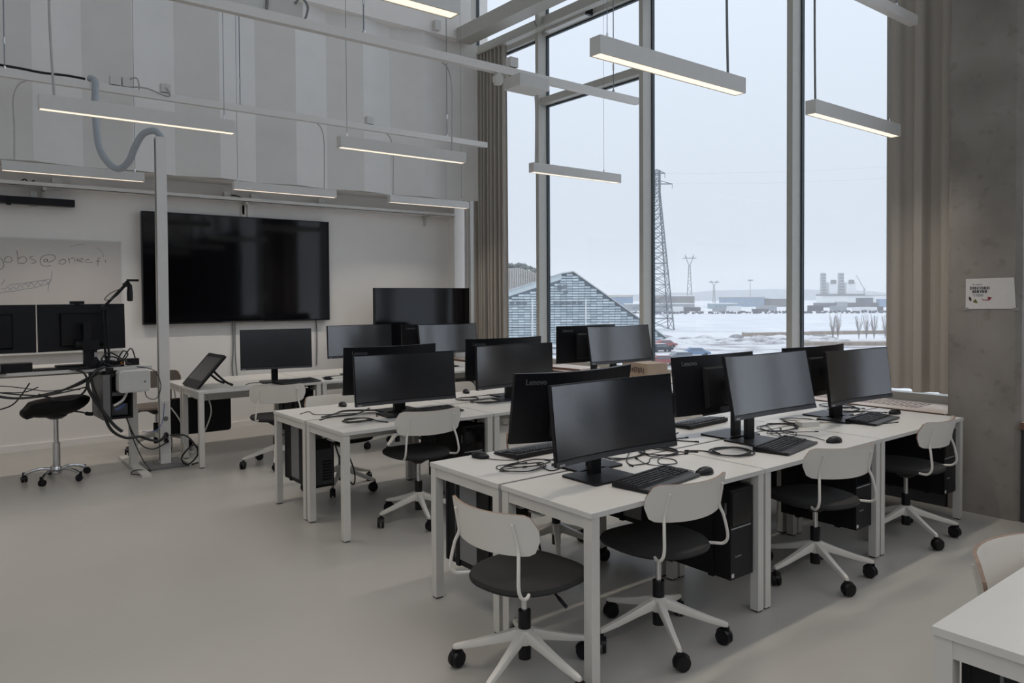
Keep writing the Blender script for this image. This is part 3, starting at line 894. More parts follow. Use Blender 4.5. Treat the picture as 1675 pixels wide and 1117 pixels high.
rail(Y2 - .065, -4.0, 5.98, 'white ceiling-hung cable rail crossing the top from left to window', (-1.0, 2.79, 5.63))
rail(Y3 - .065, -4.0, 6.06, 'lower white cable rail hung nearer the pleated wall', (-1.4, 0.62, 2.744, 5.43))
rail(Y1 - .065, -4.0, 5.90, 'white cable rail end at the top right before the curtain', (-1.0, 2.7, 5.62))
def small_box(name, label, cat, loc, sx, sy, sz, m_=LGREY, cable=None):
    t_ = thing(name, label, cat, loc)
    b_ = NB(); box(b_, -sx / 2, sx / 2, -sy / 2, sy / 2, 0, sz); bevel(b_, min(sx, sy, sz) * 0.12, 2); obj('casing', b_, m_, t_)
    if cable:
        b_ = NB(); tube(b_, cable, 0.006, 6); obj('lead', b_, WCABLE, t_)
    return t_
zr = 3.691
def socket_box(label, x, y, plugs=True, cable=None):
    t_ = thing('rail_socket', label, 'socket', (x, y, zr))
    b_ = NB(); box(b_, -0.03, 0.06, 0.045, 0.055, -0.02, 0.105); obj('mounting_plate', b_, LGREY, t_)
    b_ = NB(); box(b_, -0.045, 0.045, -0.03, 0.045, 0.012, 0.10); bevel(b_, 0.008); obj('socket_body', b_, LGREY, t_)
    if plugs:
        b_ = NB(); cyl(b_, (-0.015, -0.0, 0.012), (-0.015, -0.0, -0.012), 0.012, None, 8); cyl(b_, (0.015, 0, 0.012), (0.015, 0, -0.012), 0.012, None, 8); obj('cable_gland', b_, GREYP, t_)
    if cable:
        b_ = NB(); tube(b_, cable, 0.008, 6); obj('lead', b_, WCABLE, t_)
    return t_
socket_box('left white socket of the pair on the lower rail near hose', 1.525, Y3 - .02, cable=[(0.0, 0, 0.02), (-0.02, -0.02, -0.04), (-0.12, -0.03, -0.03), (-0.2, -0.01, 0.0)])
socket_box('right white socket of the pair on the lower rail near hose', 1.635, Y3 - .02, cable=[(0.02, -0.03, 0.09), (0.08, -0.05, 0.10), (0.1, -0.04, 0.0), (0.06, -0.03, -0.05), (0.0, -0.03, -0.02)])
socket_box('white socket on the lower rail left of the first rod', 1.99, Y3 - .02, cable=[(0.0, -0.03, 0.06), (0.03, -0.05, 0.0), (0.0, -0.05, -0.03), (-0.2, -0.04, 0.02), (-0.4, -0.02, 0.0)])
socket_box('white socket on the lower rail above the middle lamp', 4.31, Y3 - .02)
socket_box('white socket on the long rail in front of left curtain', 4.30, Y2 - .035)
t = thing('junction_box', 'large white junction box with loose leads at the top edge', 'junction box', (1.98, Y2 - .035, zr))
b = NB(); box(b, -0.35, 0.02, 0.0, 0.06, 0.0, 0.28); bevel(b, 0.01); obj('casing', b, LGREY, t)
b = NB(); box(b, 0.03, 0.30, -0.01, 0.05, 0.0, 0.12); bevel(b, 0.012); obj('connector_block', b, STEEL, t)
b = NB(); tube(b, [(0.24, -0.01, 0.10), (0.28, -0.03, 0.15), (0.33, -0.03, 0.10), (0.325, -0.02, 0.03), (0.31, -0.02, 0.0)], 0.009, 6); tube(b, [(0.02, -0.02, 0.0), (0.04, -0.02, 0.14), (0.07, -0.02, 0.3)], 0.008, 6); obj('lead', b, GCABLE, t)
t = thing('ceiling_sensor', 'round white sensor under the long rail before the left curtain', 'sensor', (4.13, Y2 - .035, 3.62))
b = NB(); lathe(b, [(0.01, -0.11), (0.035, -0.10), (0.05, -0.07), (0.05, -0.03), (0.03, -0.025), (0.03, 0.0)], 14); obj('dome', b, LGREY, t, True)
t = thing('access_point', 'flat white box fixed under the long rail near the window', 'access point', (4.45, Y2 - .035, 3.62))
b = NB(); box(b, -0.19, 0.16, -0.16, 0.08, -0.115, -0.005); bevel(b, 0.02, 3); obj('casing', b, LGREY, t)
# black cable lying along the lower rail, then the grey hose that drops to the pole
b = NB(); tube(b, [(-0.5, 8.27, 3.735), (0.6, 8.27, 3.735), (0.9, 8.265, 3.722), (1.1, 8.262, 3.73), (1.27, 8.26, 3.725)], 0.012, 6)
tag(obj('black_cable', b, CABLE), 'black cable lying along the lower rail into the hose', 'cable')
b = NB(); tube(b, [(1.30, 8.24, 3.735), (1.345, 8.2, 3.69), (1.335, 8.16, 3.45), (1.345, 8.1, 3.10), (1.39, 8.0, 2.92), (1.48, 7.92, 2.83), (1.56, 7.85, 2.90), (1.60, 7.8, 3.02), (1.65, 7.74, 3.135), (1.70, 7.69, 3.175), (1.755, 7.66, 3.18), (1.79, 7.648, 3.145), (1.80, 7.645, 3.12)], 0.031, 14, 8)
tag(obj('flexible_hose', b, HOSE, smooth=True), 'pale grey flexible cable hose looping from rail to pole top', 'hose')
# sensor box on the upper wall
small_box('wall_sensor', 'small grey box on the upper wall beside the window beam', 'sensor', (5.57, 8.665, 5.23), 0.09, 0.06, 0.13)

# ------------------------------------------------------------------ back wall items
t = thing('wall_screen', 'huge black wall-mounted television screen', 'television', (3.08, YB, 1.94))
b = NB(); box(b, -1.128, 1.128, -0.095, -0.03, -0.645, 0.645); bevel(b, 0.006); obj('housing', b, BLACK, t)
b = NB(); box(b, -1.118, 1.118, -0.0965, -0.094, -0.625, 0.635); obj('screen', b, GLOSSY, t)
b = NB(); box(b, -0.5, 0.5, -0.03, -0.001, -0.3, 0.3); obj('wall_mount', b, BLACKM, t)
b = NB(); box(b, -0.25, 0.25, -0.0975, -0.0955, -0.643, -0.628); obj('bottom_strip', b, DGREY, t)
t = thing('cable_trunking', 'white twin cable trunking running from shelf to the wall screen', 'trunking', (3.14, YB, 2.585))
for x in (-0.045, 0.03):
    b = NB(); box(b, x, x + 0.05, -0.03, -0.001, 0.0, 0.19); obj('duct', b, WALL, t)
b = NB(); tube(b, [(2.97, 9.285, 1.295), (2.975, 9.285, 1.0), (2.96, 9.285, 0.75), (2.98, 9.28, 0.5)], 0.008, 6); tube(b, [(3.0, 9.285, 1.295), (3.0, 9.285, 0.9), (3.02, 9.285, 0.6)], 0.006, 6)
tag(obj('hanging_cable', b, GCABLE), 'grey cables hanging down the wall below the screen', 'cable')
b = NB(); tube(b, [(4.05, 9.285, 1.295), (4.06, 9.285, 1.1), (4.05, 9.285, 0.7)], 0.008, 6)
tag(obj('hanging_cable', b, GCABLE), 'single grey cable below the right part of wall screen', 'cable')
# shelf tray
t = thing('wall_shelf', 'long white metal tray shelf along the back wall above the screen', 'shelf', (0, YB, 2.76))
b = NB(); box(b, -4.0, 6.14, -0.20, -0.002, 0.0, 0.006); box(b, -4.0, 6.14, -0.20, -0.194, 0.0, 0.045); obj('tray', b, RAILM, t)
for x in (1.0, 3.1, 5.72, -1.2):
    b = NB(); box(b, x, x + 0.03, -0.18, -0.003, -0.03, -0.0005); box(b, x, x + 0.03, -0.03, -0.003, -0.14, -0.03); obj('bracket', b, STEEL, t)
t = socket_box('white double socket on the shelf tray at far left', 1.13, 9.20, False); t.location = (1.13, 9.19, 2.77)
t = socket_box('white socket on the tray above the wall screen left part', 2.91, 9.20, False); t.location = (2.90, 9.19, 2.77)
t = socket_box('white socket on the tray above the wall screen right part', 4.10, 9.20, False); t.location = (4.10, 9.19, 2.77)
t = socket_box('small white plug box beside the tray bracket', 3.22, 9.20, False); t.location = (3.22, 9.19, 2.765)
b = NB(); tube(b, [(2.93, 9.14, 2.83), (3.0, 9.13, 2.82), (3.06, 9.12, 2.80), (3.14, 9.11, 2.79)], 0.008, 6)
tag(obj('black_cable', b, CABLE), 'short black lead plugged into the tray socket', 'cable')
b = NB(); tube(b, [(0.80, 9.16, 2.79), (0.84, 9.15, 2.83), (0.88, 9.15, 2.80), (0.92, 9.15, 2.82), (0.95, 9.15, 2.79), (1.05, 9.15, 2.80)], 0.007, 6)
tag(obj('black_cable', b, CABLE), 'tangled black lead lying on the shelf tray at left', 'cable')
# soundbar
t = thing('soundbar', 'long black soundbar on the wall under the shelf', 'soundbar', (0.2, YB, 2.61))
b = NB(); box(b, -0.9, 1.09, -0.15, -0.05, -0.035, 0.04); bevel(b, 0.008); obj('housing', b, BLACK, t)
b = NB(); box(b, 0.70, 0.76, -0.05, -0.002, -0.05, 0.118); obj('wall_bracket', b, LGREY, t)
b = NB(); box(b, 0.48, 0.52, -0.158, -0.148, -0.055, 0.03); obj('clip', b, BLACKM, t)
# whiteboard with handwriting
t = thing('whiteboard', 'whiteboard with faded handwriting at the left edge', 'whiteboard', (1.755, YB, 1.02))
b = NB(); box(b, -2.6, -0.012, -0.02, -0.002, 0.012, 1.205); obj('board', b, WBOARD, t)
b = NB()
box(b, -2.6, 0, -0.024, -0.001, 1.203, 1.217); box(b, -0.014, 0, -0.024, -0.001, 0.0, 1.203); box(b, -2.6, -0.014, -0.024, -0.001, 0.0, 0.014)
obj('frame', b, LGREY, t)
b = NB(); box(b, -2.6, -0.01, -0.09, -0.024, -0.005, 0.004); box(b, -2.6, -0.01, -0.09, -0.086, 0.004, 0.02); obj('pen_tray', b, LGREY, t)
def stroke_set(name, strokes, r, m_, parent, flat=0.35):
    b_ = NB()
    for s in strokes:
        tube(b_, [(x, -0.0205, z) for x, z in s], r, 5, 4)
    for v in b_.verts:
        v.co.y = -0.0205 + (v.co.y + 0.0205) * flat
    return obj(name, b_, m_, parent)
# px on a 7-per-px sheet -> metres (board right edge x=1388 sheet, top z=2.232)
def sh(x, y):
    return ((x - 1388) / 7.0 * 0.00574, 1.20 - (y - 105) / 7.0 * 0.00625)
def S(*pts):
    return [sh(*p) for p in pts]
job = [S((20, 330), (45, 370), (50, 420), (35, 450), (5, 465)),
       S((110, 310), (70, 325), (60, 360), (85, 380), (125, 372), (140, 340), (115, 312)),
       S((190, 240), (200, 310), (203, 385)), S((203, 340), (240, 312), (285, 320), (292, 355), (262, 385), (205, 388)),
       S((370, 300), (335, 310), (340, 330), (385, 350), (390, 375), (345, 385)),
       S((505, 330), (478, 345), (490, 365), (520, 350), (515, 325), (530, 365), (580, 350), (612, 310), (585, 282), (520, 280), (460, 310), (440, 360), (462, 405), (510, 418), (560, 405)),
       S((690, 330), (655, 350), (652, 380), (690, 388), (725, 365), (720, 335), (690, 328)),
       S((755, 310), (762, 340), (768, 375)), S((762, 335), (800, 310), (825, 320), (830, 360)),
       S((840, 335), (870, 333)), S((858, 310), (862, 345), (870, 362)),
       S((880, 340), (925, 330), (915, 312), (885, 325), (885, 350), (930, 360)),
       S((1000, 322), (965, 330), (955, 350), (985, 362), (1040, 358)),
       S((1130, 300), (1105, 310), (1100, 350), (1098, 400)), S((1075, 345), (1130, 340)),
       S((1190, 325), (1192, 360)), S((1060, 355), (1063, 360))]
stroke_set('handwriting', job, 0.0035, INKG, t)
scr = [S((60, 575), (20, 640)), S((570, 475), (560, 560), (530, 640), (520, 715)),
       S((0, 740), (60, 720), (140, 715), (250, 690), (380, 670), (540, 620)),
       S((20, 680), (60, 690), (90, 655), (110, 700), (150, 660), (180, 690), (220, 640), (250, 680)),
       S((250, 650), (290, 620), (300, 665), (340, 610), (370, 655), (410, 600), (440, 640), (490, 580), (520, 620), (555, 570)),
       S((100, 640), (260, 620), (420, 590), (550, 570))]
stroke_set('scribble', scr, 0.003, INKB, t)
stroke_set('erased_arc', [S((780, 180), (850, 150), (950, 140)), S((1090, 180), (1150, 220), (1170, 290))], 0.0025, INKB, t)
# poster on the column
t = thing('paper_poster', 'white paper poster taped to the concrete column', 'poster', (5.968, 2.053, 1.595), -math.pi / 2)
# local: x runs to the right as seen from the room, z up, -y faces the room
b = NB()
NX, NZ = 6, 3
PW, PH = 0.318, 0.218
g1 = []
for j in range(NZ + 1):
    row = []
    for i in range(NX + 1):
        u, v = i / NX, j / NZ
        x = (u - 0.5) * PW * (1 + 0.0 * v) - (0.012 * v if i == NX else 0)
        bow = -0.002 - 0.010 * max(0, u - 0.85) * v
        row.append(b.verts.new((x, bow, (v - 0.5) * PH + 0.004 * u)))
    g1.append(row)
g2 = [[b.verts.new((v.co.x, v.co.y + 0.0006, v.co.z)) for v in row] for row in g1]
for g in (g1, g2):
    for r0, r1 in zip(g, g[1:]):
        for k in range(NX):
            b.faces.new((r0[k], r0[k + 1], r1[k + 1], r1[k]))
obj('paper', b, PAPER, t)
RT = (math.pi / 2, 0, 0)
text('lettering', 'DISCORD', 0.027, INK, t, (-0.068, -0.0025, 0.040), RT, spacing=1.14, bold=0.0013)
text('lettering', 'SERVER', 0.027, INK, t, (-0.068, -0.0025, 0.015), RT, spacing=1.14, bold=0.0013)
b = NB()
for (x0, x1, z) in ((-0.115, -0.098, 0.066), (-0.094, -0.052, 0.066), (-0.112, -0.10, -0.006), (-0.094, -0.045, -0.006), (-0.108, -0.096, -0.016), (-0.090, -0.045, -0.016)):
    box(b, x0, x1, -0.0026, -0.002, z - 0.002, z + 0.003)
obj('small_print', b, GREYP, t)
b = NB(); tube(b, [(-0.056, -0.0025, -0.034), (-0.042, -0.0025, -0.044), (-0.022, -0.0025, -0.045), (-0.002, -0.0025, -0.036)], [0.0015 + 0.003 * k / 18 for k in range(19)], 5)
for v in b.verts:
    v.co.y = -0.0025 + (v.co.y + 0.0025) * 0.15
vs = prism(b, [(-0.008, -0.052), (0.012, -0.026), (-0.018, -0.022)], 0.0022, 0.0026)
for v in vs:
    v.co = Vector((v.co.x, -v.co.z, v.co.y))
obj('red_arrow', b, REDP, t)
b = NB()
for (x, z, r) in ((-0.130, -0.036, 0.009), (-0.127, -0.046, 0.007), (-0.133, -0.027, 0.006)):
    cyl(b, (x, -0.002, z), (x, -0.0026, z), r, None, 10)
obj('brown_sticker', b, mat('brown_print', (0.07, 0.03, 0.03), 0.7, noise=0.1), t)
b = NB()
for (x, z, r) in ((-0.10, -0.056, 0.010), (-0.088, -0.060, 0.008), (-0.095, -0.046, 0.007)):
    cyl(b, (x, -0.002, z), (x, -0.0026, z), r, None, 10)
obj('green_sticker', b, mat('olive_print', (0.20, 0.19, 0.05), 0.7, noise=0.1), t)
b = NB(); box(b, -0.172, -0.140, -0.0032, -0.0024, -0.118, -0.10); box(b, 0.142, 0.180, -0.0032, -0.0024, -0.118, -0.098); obj('tape', b, mat('clear_tape', (0.30, 0.29, 0.27), 0.3, noise=0.05), t)

# ------------------------------------------------------------------ desks
DT = 0.72
def make_desk(L=1.215, D=0.60):
    t_ = thing('office_desk', 'desk', 'desk')
    b_ = NB(); box(b_, 0, L, 0, D, DT - 0.022, DT); bevel(b_, 0.003, 2); obj('tabletop', b_, DESK, t_)
    lw = 0.046
    for x in (0.004, L - 0.004 - lw):
        for y in (0.004, D - 0.004 - lw):
            b_ = NB(); box(b_, x, x + lw, y, y + lw, 0.008, DT - 0.0225); bevel(b_, 0.003, 1); lg = obj('leg', b_, STEEL, t_)
            b_ = NB(); box(b_, x + 0.004, x + lw - 0.004, y + 0.004, y + lw - 0.004, 0.0, 0.008); obj('foot', b_, BLACK, lg)
    for x in (0.008, L - 0.008 - 0.03):
        b_ = NB(); box(b_, x, x + 0.03, 0.05, D - 0.05, DT - 0.072, DT - 0.0225); obj('side_rail', b_, STEEL, t_)
    b_ = NB(); box(b_, 0.05, L - 0.05, D - 0.14, D - 0.12, DT - 0.075, DT - 0.0225); obj('cross_rail', b_, STEEL, t_)
    b_ = NB(); box(b_, 0.15, L - 0.15, D - 0.115, D - 0.105, DT - 0.15, DT - 0.0225); box(b_, 0.15, L - 0.15, D - 0.105, D - 0.02, DT - 0.15, DT - 0.142)
    obj('cable_tray', b_, LGREY, t_)
    return t_
desk0 = make_desk()
used = [0]
def desk(x, y, rz, label, group):
    if not used[0]:
        used[0] = 1
        desk0.location = (x, y, 0); desk0.rotation_euler = (0, 0, rz); desk0['label'] = label; desk0['group'] = group
        return desk0
    return dup(desk0, (x, y, 0), rz, label, group)
PX = [2.095, 3.32, 4.545]
DL = 1.215
G = 'white desks in the nearest block'
nm = ('left-hand', 'middle', 'right-hand')
for i, x in enumerate(PX):
    desk(x, 2.143, 0, ('white desk nearest the camera in the front block, at its left corner', 'white middle desk in the near row of the front block', 'white desk in the near row of the front block by the column')[i], G)
    desk(x + DL, 3.363, math.pi, ('white left desk in the far row of the front block', 'white middle desk in the far row of the front block', 'white window-side desk in the far row of the front block')[i], G)
G = 'white desks in the middle block'
for i, x in enumerate(PX):
    desk(x + 0.02, 4.447, 0, ('white left desk in the near row of the second block', 'white middle desk in the near row of the second block', 'white window-side desk in the near row of second block')[i], G)
    desk(x + 0.02 + DL, 5.667, math.pi, ('white left desk in the far row of the second block', 'white middle desk in the far row of the second block', 'white window-side desk in the far row of second block')[i], G)
G = 'white desks along the back'
for i in range(3):
    desk(2.0 + 1.225 * i, 7.25, 0, ('white desk at the back carrying the tilted tablet', 'white middle desk at the back below the wall screen', 'white desk at the back nearest the window corner')[i], G)
    if True:
        desk(2.0 + 1.225 * i + DL, 8.47, math.pi, ('white rear desk behind the tablet desk, holding the black case', 'white middle rear desk against the back of the last block', 'white rear desk of the last block nearest the curtain')[i], G)
desk(2.08 + DL, 0.848, math.pi, 'white desk at the bottom right corner of the photo', 'white desks at lower right')
for i, x in enumerate((3.31, 4.54)):  # unseen desks, added to carry the monitors that block reflections
    desk(x + DL, 0.848, math.pi, ('added white second desk of the lower right block, beyond the photo edge', 'added white third desk of the lower right block, beyond the photo edge')[i], 'white desks at lower right')
desk(2.08, -0.372, 0, 'white desk behind the lower right corner desk', 'white desks at lower right')

# ------------------------------------------------------------------ chairs
def back_shell(bm, W=0.49, H=0.165, th=0.012, sag=0.085, tilt=R(11), cy=-0.245, cz=0.695, edge_only=False):
    n = 18; mrow = 4
    rad = (W / 2) ** 2 / (2 * sag) + sag / 2
    ang = math.asin(W / 2 / rad)
    cr = 0.062
    def pt(s, v, off):
        x = s * W / 2
        ax = abs(x)
        hh = H / 2
        if ax > W / 2 - cr:
            q = ax - (W / 2 - cr)
            hh = H / 2 - cr + math.sqrt(max(0, cr * cr - q * q))
        a = s * ang
        rr = rad + off
        px = rr * math.sin(a); py = -rr * math.cos(a) + rad
        zz = v * hh + 0.012 * (1 - s * s) * (-1 if v < 0 else -0.6)
        return Vector((px, cy + py - zz * math.tan(tilt), cz + zz))
    fr = []; bk = []
    for i in range(n + 1):
        s = -1 + 2 * i / n
        s = math.copysign(abs(s) ** 0.85, s)
        fr.append([bm.verts.new(pt(s, -1 + 2 * j / mrow, 0)) for j in range(mrow + 1)])
        bk.append([bm.verts.new(pt(s, -1 + 2 * j / mrow, th)) for j in range(mrow + 1)])
    if not edge_only:
        for g in (fr, bk):
            for i in range(n):
                for j in range(mrow):
                    bm.faces.new((g[i][j], g[i + 1][j], g[i + 1][j + 1], g[i][j + 1]))
    loop_f = [fr[i][0] for i in range(n + 1)] + [fr[n][j] for j in range(1, mrow + 1)] + [fr[i][mrow] for i in range(n - 1, -1, -1)] + [fr[0][j] for j in range(mrow - 1, 0, -1)]
    loop_b = [bk[i][0] for i in range(n + 1)] + [bk[n][j] for j in range(1, mrow + 1)] + [bk[i][mrow] for i in range(n - 1, -1, -1)] + [bk[0][j] for j in range(mrow - 1, 0, -1)]
    N = len(loop_f)
    if edge_only:
        for k in range(N):
            bm.faces.new((loop_f[k], loop_f[(k + 1) % N], loop_b[(k + 1) % N], loop_b[k]))
        lone = [v for v in bm.verts if not v.link_faces]
        for v in lone:
            bm.verts.remove(v)
def seat_mesh(bm, W=0.46, D=0.47, z0=0.422, z1=0.458, cy=0.01):
    n = 32
    def outline(k, s):
        a = 2 * math.pi * k / n
        c, q = math.cos(a), math.sin(a)
        e = 0.62 if q > 0 else 0.80
        x = math.copysign(abs(c) ** e, c) * W / 2 * s
        y = math.copysign(abs(q) ** e, q) * D / 2 * s + cy
        x *= 1 - 0.10 * max(0, -q)
        return x, y
    rings = []
    for s, z in ((0.90, z0), (0.985, z0 + 0.008), (1.0, (z0 + z1) / 2), (0.97, z1 - 0.005), (0.88, z1), (0.6, z1 - 0.006), (0.3, z1 - 0.009)):
        rings.append([bm.verts.new((*outline(k, s), z)) for k in range(n)])
    for a, b_ in zip(rings, rings[1:]):
        for k in range(n):
            bm.faces.new((a[k], a[(k + 1) % n], b_[(k + 1) % n], b_[k]))
    bm.faces.new(list(reversed(rings[0]))); bm.faces.new(rings[-1])
def caster_parts(t_, x, y, rz, r=0.037, m_=BLACK):
    M = Matrix.Translation((x, y, 0)) @ Matrix.Rotation(rz, 4, 'Z')
    b_ = NB()
    for q in (-1, 1):
        cyl(b_, M @ Vector((0.012, q * 0.006, r)), M @ Vector((0.012, q * 0.022, r)), r, r * 0.90, 20)
    c = obj('caster', b_, m_, t_, True)
    b_ = NB()
    cyl(b_, M @ Vector((-0.004, 0, r * 1.2)), M @ Vector((-0.004, 0, 0.085)), 0.010, None, 8)
    pts_ = [(0.012 + (r + 0.004) * math.cos(R(a)), r + (r + 0.004) * math.sin(R(a))) for a in range(20, 201, 20)]
    pin_ = [(0.012 + (r - 0.012) * math.cos(R(a)), r + (r - 0.012) * math.sin(R(a))) for a in range(200, 19, -20)]
    vs = prism(b_, pts_ + pin_, -0.0055, 0.0055)
    for v in vs:
        v.co = M @ Vector((v.co.x, v.co.z, v.co.y))
    obj('caster_hood', b_, m_, c)
def make_chair(name, label, shell_m, seat_m, base_m, base_rot=0.0):
    t_ = thing(name, label, 'chair')
    b_ = NB(); back_shell(b_); obj('backrest', b_, shell_m, t_, True)
    b_ = NB(); back_shell(b_, W=0.4905, th=0.0124, H=0.1656, edge_only=True); obj('plywood_edge', b_, PLY, t_)
    b_ = NB(); seat_mesh(b_); obj('seat', b_, seat_m, t_, True)
    for s in (-1, 1):
        b_ = NB(); tube(b_, [(s * 0.10, -0.05, 0.441), (s * 0.14, -0.11, 0.441), (s * 0.186, -0.168, 0.441), (s * 0.202, -0.212, 0.450), (s * 0.203, -0.234, 0.49), (s * 0.190, -0.222, 0.58), (s * 0.174, -0.209, 0.64), (s * 0.168, -0.234, 0.735)], 0.0072, 8)
        obj('upright', b_, base_m, t_, True)
    b_ = NB(); lathe(b_, [(0.03, 0.362), (0.05, 0.375), (0.09, 0.40), (0.10, 0.4215)], 16); obj('mechanism', b_, BLACK, t_, True)
    b_ = NB(); tube(b_, [(0.06, 0.02, 0.405), (0.14, 0.02, 0.40), (0.17, 0.02, 0.385), (0.22, 0.02, 0.355)], [0.005] * 13 + [0.008] * 6, 6); obj('lever', b_, BLACK, t_)
    b_ = NB(); cyl(b_, (0, 0, 0.19), (0, 0, 0.37), 0.014, None, 14); obj('gas_rod', b_, CHROME, t_, True)
    b_ = NB(); cyl(b_, (0, 0, 0.07), (0, 0, 0.275), 0.027, None, 16); obj('gas_sleeve', b_, BLACK, t_, True)
    b_ = NB(); lathe(b_, [(0.036, 0.135), (0.042, 0.15), (0.040, 0.195), (0.031, 0.20)], 20); obj('hub', b_, base_m, t_, True)
    RA = 0.305
    for k in range(5):
        a = base_rot + 2 * math.pi * k / 5
        M = Matrix.Rotation(a, 4, 'Z')
        b_ = NB()
        secs = [(0.028, 0.023, 0.148, 0.197), (0.12, 0.0175, 0.126, 0.162), (0.22, 0.0150, 0.100, 0.128), (0.295, 0.0135, 0.085, 0.107), (0.312, 0.010, 0.083, 0.10)]
        rg = []
        for (x, hw, za, zb) in secs:
            rg.append([b_.verts.new(M @ Vector(p)) for p in ((x, -hw * 0.75, za), (x, hw * 0.75, za), (x, hw, zb - 0.012), (x, hw * 0.7, zb), (x, -hw * 0.7, zb), (x, -hw, zb - 0.012))])
        for p, q in zip(rg, rg[1:]):
            for i in range(6):
                b_.faces.new((p[i], p[(i + 1) % 6], q[(i + 1) % 6], q[i]))
        b_.faces.new(list(reversed(rg[0]))); b_.faces.new(rg[-1])
        obj('base_arm', b_, base_m, t_, True)
        caster_parts(t_, RA * math.cos(a), RA * math.sin(a), a + 1.0 + 0.8 * k)
    return t_
chair0 = make_chair('swivel_chair', 'x', CHAIRW, SEAT, CHAIRW)
cu_ = [0]
def chair(x, y, face, base, label, group, lift=0.0):
    """face: heading of the sitter in degrees (0 = +X)"""
    rz = R(face - 90)
    if not cu_[0]:
        cu_[0] = 1; r = chair0; r.location = (x, y, 0); r.rotation_euler = (0, 0, rz); r['label'] = label; r['group'] = group
    else:
        r = dup(chair0, (x, y, 0), rz, label, group)
    M = Matrix.Rotation(R(base) - rz, 4, 'Z')
    for ch in r.children:
        if ch.name.split('.')[0] in ('base_arm', 'caster'):
            ch.matrix_local = M @ Matrix.Identity(4)
        elif ch.name.split('.')[0] not in ('hub', 'gas_sleeve'):
            ch.location.z += lift
    return r
G = 'white swivel chairs with charcoal seats'
chair(1.97, 2.42, 6, 203, 'white swivel chair closest to the camera, pulled up to the desk end', G, -0.012)
chair(2.66, 2.28, 86, 165, 'white swivel chair at the nearest desk, in front of the large curved screen', G, 0.03)
chair(3.96, 2.24, 74, 168, 'white swivel chair before the pale grey monitor, middle of near row', G, 0.018)
chair(5.09, 2.24, 92, 165, 'white swivel chair beside the concrete column', G, 0.035)
chair(2.77, 4.60, 84, 180, 'white swivel chair at the second block, in front of the left screen', G, 0.055)
chair(2.72, 5.75, 268, 15, 'white swivel chair at the far side of the second block, left end', G)
chair(3.98, 5.80, 266, 20, 'white swivel chair at the far side of second block, middle place', G)
chair(2.62, 6.96, 76, 175, 'white swivel chair at the back desk below the wall screen', G, 0.03)
chair(3.9, 6.90, 95, 150, 'white swivel chair mostly hidden at the middle back desk', G)
chair(3.04, 3.42, 268, 15, 'white swivel chair at the far side of front block, left end', G)
chair(4.15, 3.15, 272, 40, 'white swivel chair pushed under the far side of front block, middle', G)
chair(5.1, 3.15, 270, 40, 'white swivel chair pushed under the far side of front block, window end', G)
chair(2.85, 0.73, 268, 15, 'white swivel chair with its front toward us behind the lower right desk', G, -0.015)
BROWN = mat('brown_shell', (0.13, 0.105, 0.09), 0.6, noise=0.08, nscale=20)
c2_ = make_chair('swivel_chair', 'brown-backed swivel chair behind the white pole at the back', BROWN, BROWN, CHAIRW, 0.5)
c2_.location = (1.90, 8.45, 0); c2_.rotation_euler = (0, 0, R(262 - 90)); c2_.scale = (1.05, 1.05, 1.05)

# ------------------------------------------------------------------ monitors
def slab(bm, w_, h_, sag, y_front, y_back, cz=0.0, n=14):
    rad = (w_ / 2) ** 2 / (2 * sag) + sag / 2 if sag else 0
    cols = []
    for i in range(n + 1):
        x = -w_ / 2 + w_ * i / n
        d = (rad - (rad - math.sqrt(rad * rad - (w_ / 2) ** 2)) - (rad - math.sqrt(rad * rad - x * x))) if False else 0
        d = sag * (1 - (x / (w_ / 2)) ** 2) if sag else 0
        cols.append([bm.verts.new((x, yy + d, cz + zz)) for yy, zz in ((y_front, -h_ / 2), (y_back, -h_ / 2), (y_back, h_ / 2), (y_front, h_ / 2))])
    for a, b_ in zip(cols, cols[1:]):
        for k in range(4):
            bm.faces.new((a[k], a[(k + 1) % 4], b_[(k + 1) % 4], b_[k]))
    bm.faces.new(list(reversed(cols[0]))); bm.faces.new(cols[-1])
